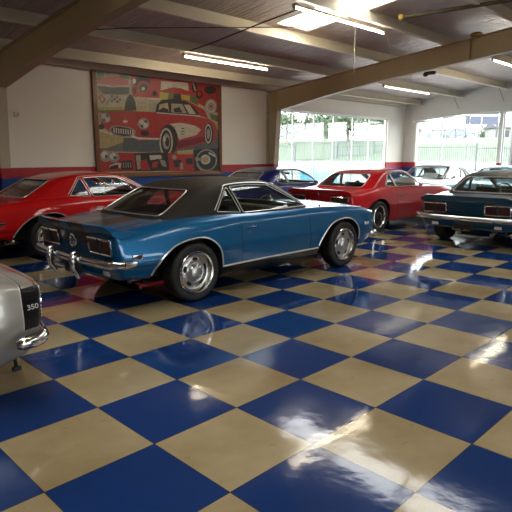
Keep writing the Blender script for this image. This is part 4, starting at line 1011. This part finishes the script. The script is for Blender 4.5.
for i, (c_, pts) in enumerate(POSTER):
    y = 10.9645-i*.00014; pts = [clipc(p) for p in pts]
    b.add([(p[0], y, p[1]) for p in pts], [tuple(range(len(pts)))], PMAT[c_])
me = b.mesh('picture', smooth=None, fixn=False)
bm = bmesh.new(); bm.from_mesh(me); bmesh.ops.triangulate(bm, faces=[f for f in bm.faces if len(f.verts) > 4]); bm.to_mesh(me); bm.free()
rel(link('picture', me))

# ------------------------------------------------------------------ outside
def terr(D): return float(np.interp(D, [0, 22, 30, 45, 60, 80, 90, 100, 150, 400], [-.06, -.06, .15, .80, 1.9, 3.7, 4.3, 4.4, 5.2, 9.0]))
m, nt, bs = new_mat('lawn_and_road'); N = NT(nt); v, x, y, z = N.xyz()
D = N.m('SQRT', N.m('ADD', N.m('MULTIPLY', x, x), N.m('MULTIPLY', y, y)))
gr = N.mix(N.noise(v, .12, 6, .65), (.030, .048, .018), (.052, .070, .030))
c_ = N.mix(N.m('LESS_THAN', D, 49.), gr, (.30, .29, .28)); c_ = N.mix(between(N, D, 88., 112.), c_, (.10, .10, .095))
nt.links.new(c_, bs.inputs['Base Color']); bs.inputs['Roughness'].default_value = .9; M['terrain'] = m
b = MB(); Ds = [0, 12, 22, 26, 30, 36, 45, 52, 60, 70, 80, 85, 90, 95, 100, 120, 150, 220, 400]; n = 72
vs = [(d*math.cos(2*PI*i/n), d*math.sin(2*PI*i/n), terr(d)-.10*(d < 20)) for d in Ds[1:] for i in range(n)]
fs = [(j*n+i, j*n+(i+1) % n, (j+1)*n+(i+1) % n, (j+1)*n+i) for j in range(len(Ds)-2) for i in range(n)]+[tuple(range(n))]
b.add(vs, fs, 'terrain'); o = b.obj('ground_outside'); o['kind'] = 'structure'
def pol(px, D):      # bearing given as the tangent from straight ahead
    t = px; X = D*t/math.sqrt(1+t*t); Y = D/math.sqrt(1+t*t); return ((X+Y)/math.sqrt(2), (Y-X)/math.sqrt(2))
M['fence'] = pbr('grey_metal_fence', (.045, .055, .06), .5)
fp = MB(); 
for k in range(42): fp.box(k*.145-.013, k*.145+.013, -.013, .013, 0, 1.75, 'fence')
for z in (.12, 1.60): fp.box(0, 6.09, -.018, .018, z, z+.045, 'fence')
fpm = fp.mesh('railing', smooth=None); po = MB(); po.box(-.05, .05, -.05, .05, -.3, 1.9, 'fence'); pom = po.mesh('post', smooth=None)
def fence(u, v, rz, label, grp):
    r = empty('metal_fence', (u, v, terr(math.hypot(u+3*math.cos(rz), v+3*math.sin(rz)))-.05), rz); tag(r, label, 'fence', grp)
    link('railing', fpm, r); link('post', pom, r)
for k in range(3): fence(36.5, 9.5+6.15*k, PI/2, 'grey picket fence panel on the lawn beyond the right windows', 'fence panels beyond the right windows')
for k in range(5): fence(24+6.15*k, 31.5, 0, 'grey picket fence panel on the lawn beyond the left windows', 'fence panels beyond the left windows')
# saloon car on the road
def sedan(t, D, rz, label):
    u, v = pol(t, D); r = empty('saloon_car', (u, v, terr(D)), rz); tag(r, label, 'car')
    b = MB(); prof = [(-2.2, .35), (-2.25, .65), (-2.15, .95), (-1.5, 1.02), (-1.0, 1.05), (1.0, 1.02), (2.0, .85), (2.3, .65), (2.3, .35)]
    prof = smooth_poly(prof, 3); b.prism(prof, lambda p, q, t: (p, t, q), -.88, .88, 'outcar'); b.obj('body', r, bevel=.06)
    b = MB(); b.prism(smooth_poly([(-1.9, 1.0), (-1.1, 1.40), (-.2, 1.47), (.5, 1.38), (1.25, 1.0)], 3), lambda p, q, t: (p, t, q), -.72, .72, 'outcar'); cb = b.obj('cabin', r, bevel=.05)
    for s in (-1, 1):
        for P_ in ([(-1.45, 1.06), (-1.0, 1.32), (-.35, 1.38), (-.3, 1.06)], [(-.2, 1.06), (-.2, 1.38), (.38, 1.32), (.85, 1.06)]):
            b = MB(); b.prism(P_, lambda p, q, t: (p, t, q), s*.715, s*.73, 'rubber'); b.obj('side_window', cb, smooth=None)
        for x in (-1.35, 1.4):
            b = MB(); b.lathe_y([(.0, .0), (.31, 0), (.33, .03), (.33, .2), (.2, .22), (0, .22)], (x, s*.70, .33), 'tire', 24, s); kk = b.obj('wheel', r)
            b = MB(); b.lathe_y([(.0, .235), (.18, .235), (.2, .22)], (x, s*.70, .33), 'rimc', 20, s); b.obj('hubcap', kk)
    return r
sedan(.365, 92, -PI/4+.05, 'slate blue saloon car on the road beyond the fence, through the right windows')
# sign and building far right
u, v = pol(.405, 96); r = empty('roadside_sign', (u, v, terr(96)), -PI/4); tag(r, 'blue-grey two-row roadside sign on posts behind the road', 'sign')
M['signgrey'] = pbr('blue_grey_sign', (.055, .062, .10), .5)
b = MB(); b.box(-2.6, -2.4, -.1, .1, 0, 4.2, 'fence'); b.box(2.4, 2.6, -.1, .1, 0, 4.2, 'fence'); b.obj('post', r, smooth=None)
b = MB()
for z in (2.2, 3.75):
    for x in (-2.6, .05): b.box(x, x+2.5, -.12, .12, z, z+1.3, 'signgrey')
b.obj('sign_board', r, smooth=None)
M['siding'] = pbr('white_siding', (.22, .21, .20), .6); M['roofing'] = pbr('grey_roofing', (.07, .07, .08), .7); M['winblue'] = pbr('dark_house_window', (.03, .035, .04), .4)
def house(t, D, w, h, label, roof='roofing', rz=-PI/4):
    u, v = pol(t, D); r = empty('far_building', (u, v, terr(D)-.4), rz); tag(r, label, 'building')
    b = MB(); b.box(-w/2, w/2, -3, 3, 0, h, 'siding'); b.obj('walls', r, smooth=None)
    b = MB(); b.prism([(-3.6, h), (3.6, h), (0, h+1.3)], lambda p, q, t: (t, p, q), -w/2-.4, w/2+.4, roof); b.obj('roof', r, smooth=None)
    for k in range(max(2, int(w/3))):
        x = -w/2+1.2+k*2.8; b = MB(); b.box(x, x+1.2, -3.06, -2.98, .9, h-.6, 'winblue'); b.obj('window', r, smooth=None)
house(.475, 128, 12, 2.8, 'white house with grey roof at the right of the far road')
house(.315, 125, 12, 2.6, 'low pale building far behind the road at the left of the right windows')
house(.125, 125, 9, 3.4, 'pale building among trees through the left windows'); house(.215, 170, 10, 3.8, 'pale building furthest right through the left windows')
# trees
M['leaf'] = pbr('grey_green_leaves', (.075, .105, .055), .8, var=.35, vscale=.5); M['bark'] = pbr('grey_bark', (.16, .13, .10), .9, bump=.4, bscale=6)
def tree(t, D, h, w, label, seed):
    rnd = random.Random(seed); u, v = pol(t, D); r = empty('leafy_tree', (u, v, terr(D)-.2)); tag(r, label, 'tree', 'trees beyond the left windows' if t < .26 else 'trees beyond the right windows')
    b = MB(); b.tube([(0, 0, 0), (.1, 0, h*.3), (-.1, .1, h*.7)], [.28, .22, .08], 'bark', 8)
    for k in range(5):
        a = rnd.uniform(0, 6.28); b.tube([(0, 0, h*(.28+.07*k)), (w*.3*math.cos(a), w*.3*math.sin(a), h*(.5+.07*k))], [.12, .04], 'bark', 6)
    b.obj('trunk', r)
    b = MB(); cl = [(rnd.gauss(0, w*.22), rnd.gauss(0, w*.22), h*rnd.uniform(.38, .95), rnd.uniform(.14, .24)*w) for _ in range(16)]
    for _ in range(2600):
        cx, cy, cz, cr = rnd.choice(cl); d = Vector((rnd.gauss(0, 1), rnd.gauss(0, 1), rnd.gauss(0, .8))).normalized()*cr*rnd.uniform(.7, 1.05)
        p = Vector((cx, cy, cz))+d; a = Vector((rnd.gauss(0, 1), rnd.gauss(0, 1), rnd.gauss(0, 1))).normalized(); c2 = a.cross(d).normalized(); s = .16
        b.add([p-a*s-c2*s*.6, p+a*s-c2*s*.6, p+a*s+c2*s*.6, p-a*s+c2*s*.6], [(0, 1, 2, 3)], 'leaf')
    b.obj('crown', r, smooth=None, fixn=False)
for k, (t, D, h, w) in enumerate([(.055, 74, 3.6, 3.5), (.105, 92, 5.0, 8), (.165, 78, 4.6, 6), (.225, 90, 4.6, 6.5)]):
    tree(t, D, h, w, 'grey-green tree behind the fence through the left windows', 10+k)
for k, (t, D, h, w) in enumerate([(.285, 150, 4, 9), (.35, 165, 4.5, 9), (.41, 180, 4.5, 9)]):
    tree(t, D, h, w, 'distant low tree behind the road through the right windows', 30+k)
# pole outside at the right
u, v = pol(.468, 22); b = MB(); b.tube([(u, v, 0), (u, v, 6.5)], .17, 'siding', 14); tag(b.obj('concrete_pole'), 'thick pale pole just outside the far windows at the right edge', 'pole')
u, v = pol(.115, 30); b = MB(); b.box(u-1.1, u+1.1, v-.5, v+.5, .0, 1.1, 'sky'); tag(b.obj('outdoor_bin', bevel=.15), 'low light blue bin outside the left windows', 'bin')  # low blue bin built as a plain rounded box

# ------------------------------------------------------------------ light
w = bpy.data.worlds.new('overcast'); SC.world = w; w.use_nodes = True; nt = w.node_tree
bg = nt.nodes['Background']; N = NT(nt); tc = nt.nodes.new('ShaderNodeTexCoord'); sp = nt.nodes.new('ShaderNodeSeparateXYZ'); nt.links.new(tc.outputs['Generated'], sp.inputs[0])
cs = N.mix(N.m('MAXIMUM', sp.outputs[2], 0.), (.98, .985, 1.0), (.86, .92, 1.0)); nt.links.new(cs, bg.inputs[0]); bg.inputs[1].default_value = 3.4
def portal(loc, rot, sx, sy):
    l = bpy.data.lights.new('daylight_portal', 'AREA'); l.shape = 'RECTANGLE'; l.size = sx; l.size_y = sy; l.cycles.is_portal = True
    o = bpy.data.objects.new('daylight_portal', l); o.location = loc; o.rotation_euler = rot; COL.objects.link(o)
portal((14.85, 11.35, 1.5), (-PI/2, 0, 0), 6.1, 2.9)
portal((19.35, 7.3, 1.6), (PI/2, 0, PI/2), 6.6, 3.0)
portal((5.5, -12.3, 2.02), (PI/2, 0, 0), 13.1, 1.6)
for a, c_, d, e in SKY: portal((.5*(a+c_), .5*(d+e), zc(.5*(d+e))+.25), (0, 0, 0), c_-a+.2, e-d+.2)
cam = bpy.data.cameras.new('camera'); co = bpy.data.objects.new('camera', cam); COL.objects.link(co)
cam.lens = 542/512*36; cam.sensor_width = 36; cam.sensor_fit = 'HORIZONTAL'; cam.clip_end = 1000; cam.clip_start = .05
co.location = (0, 0, 1.60); th = math.atan(100/542.)
co.rotation_euler = (PI/2-th, 0, -PI/4)
SC.camera = co
vs = SC.view_settings; vs.view_transform = 'Standard'; vs.look = 'None'; vs.gamma = 1; vs.use_curve_mapping = False; vs.exposure = 1.72
SC.cycles.use_denoising = True
SC.cycles.max_bounces = 10; SC.cycles.transparent_max_bounces = 24; SC.cycles.diffuse_bounces = 5; SC.cycles.caustics_reflective = False
SC.cycles.sample_clamp_indirect = 8
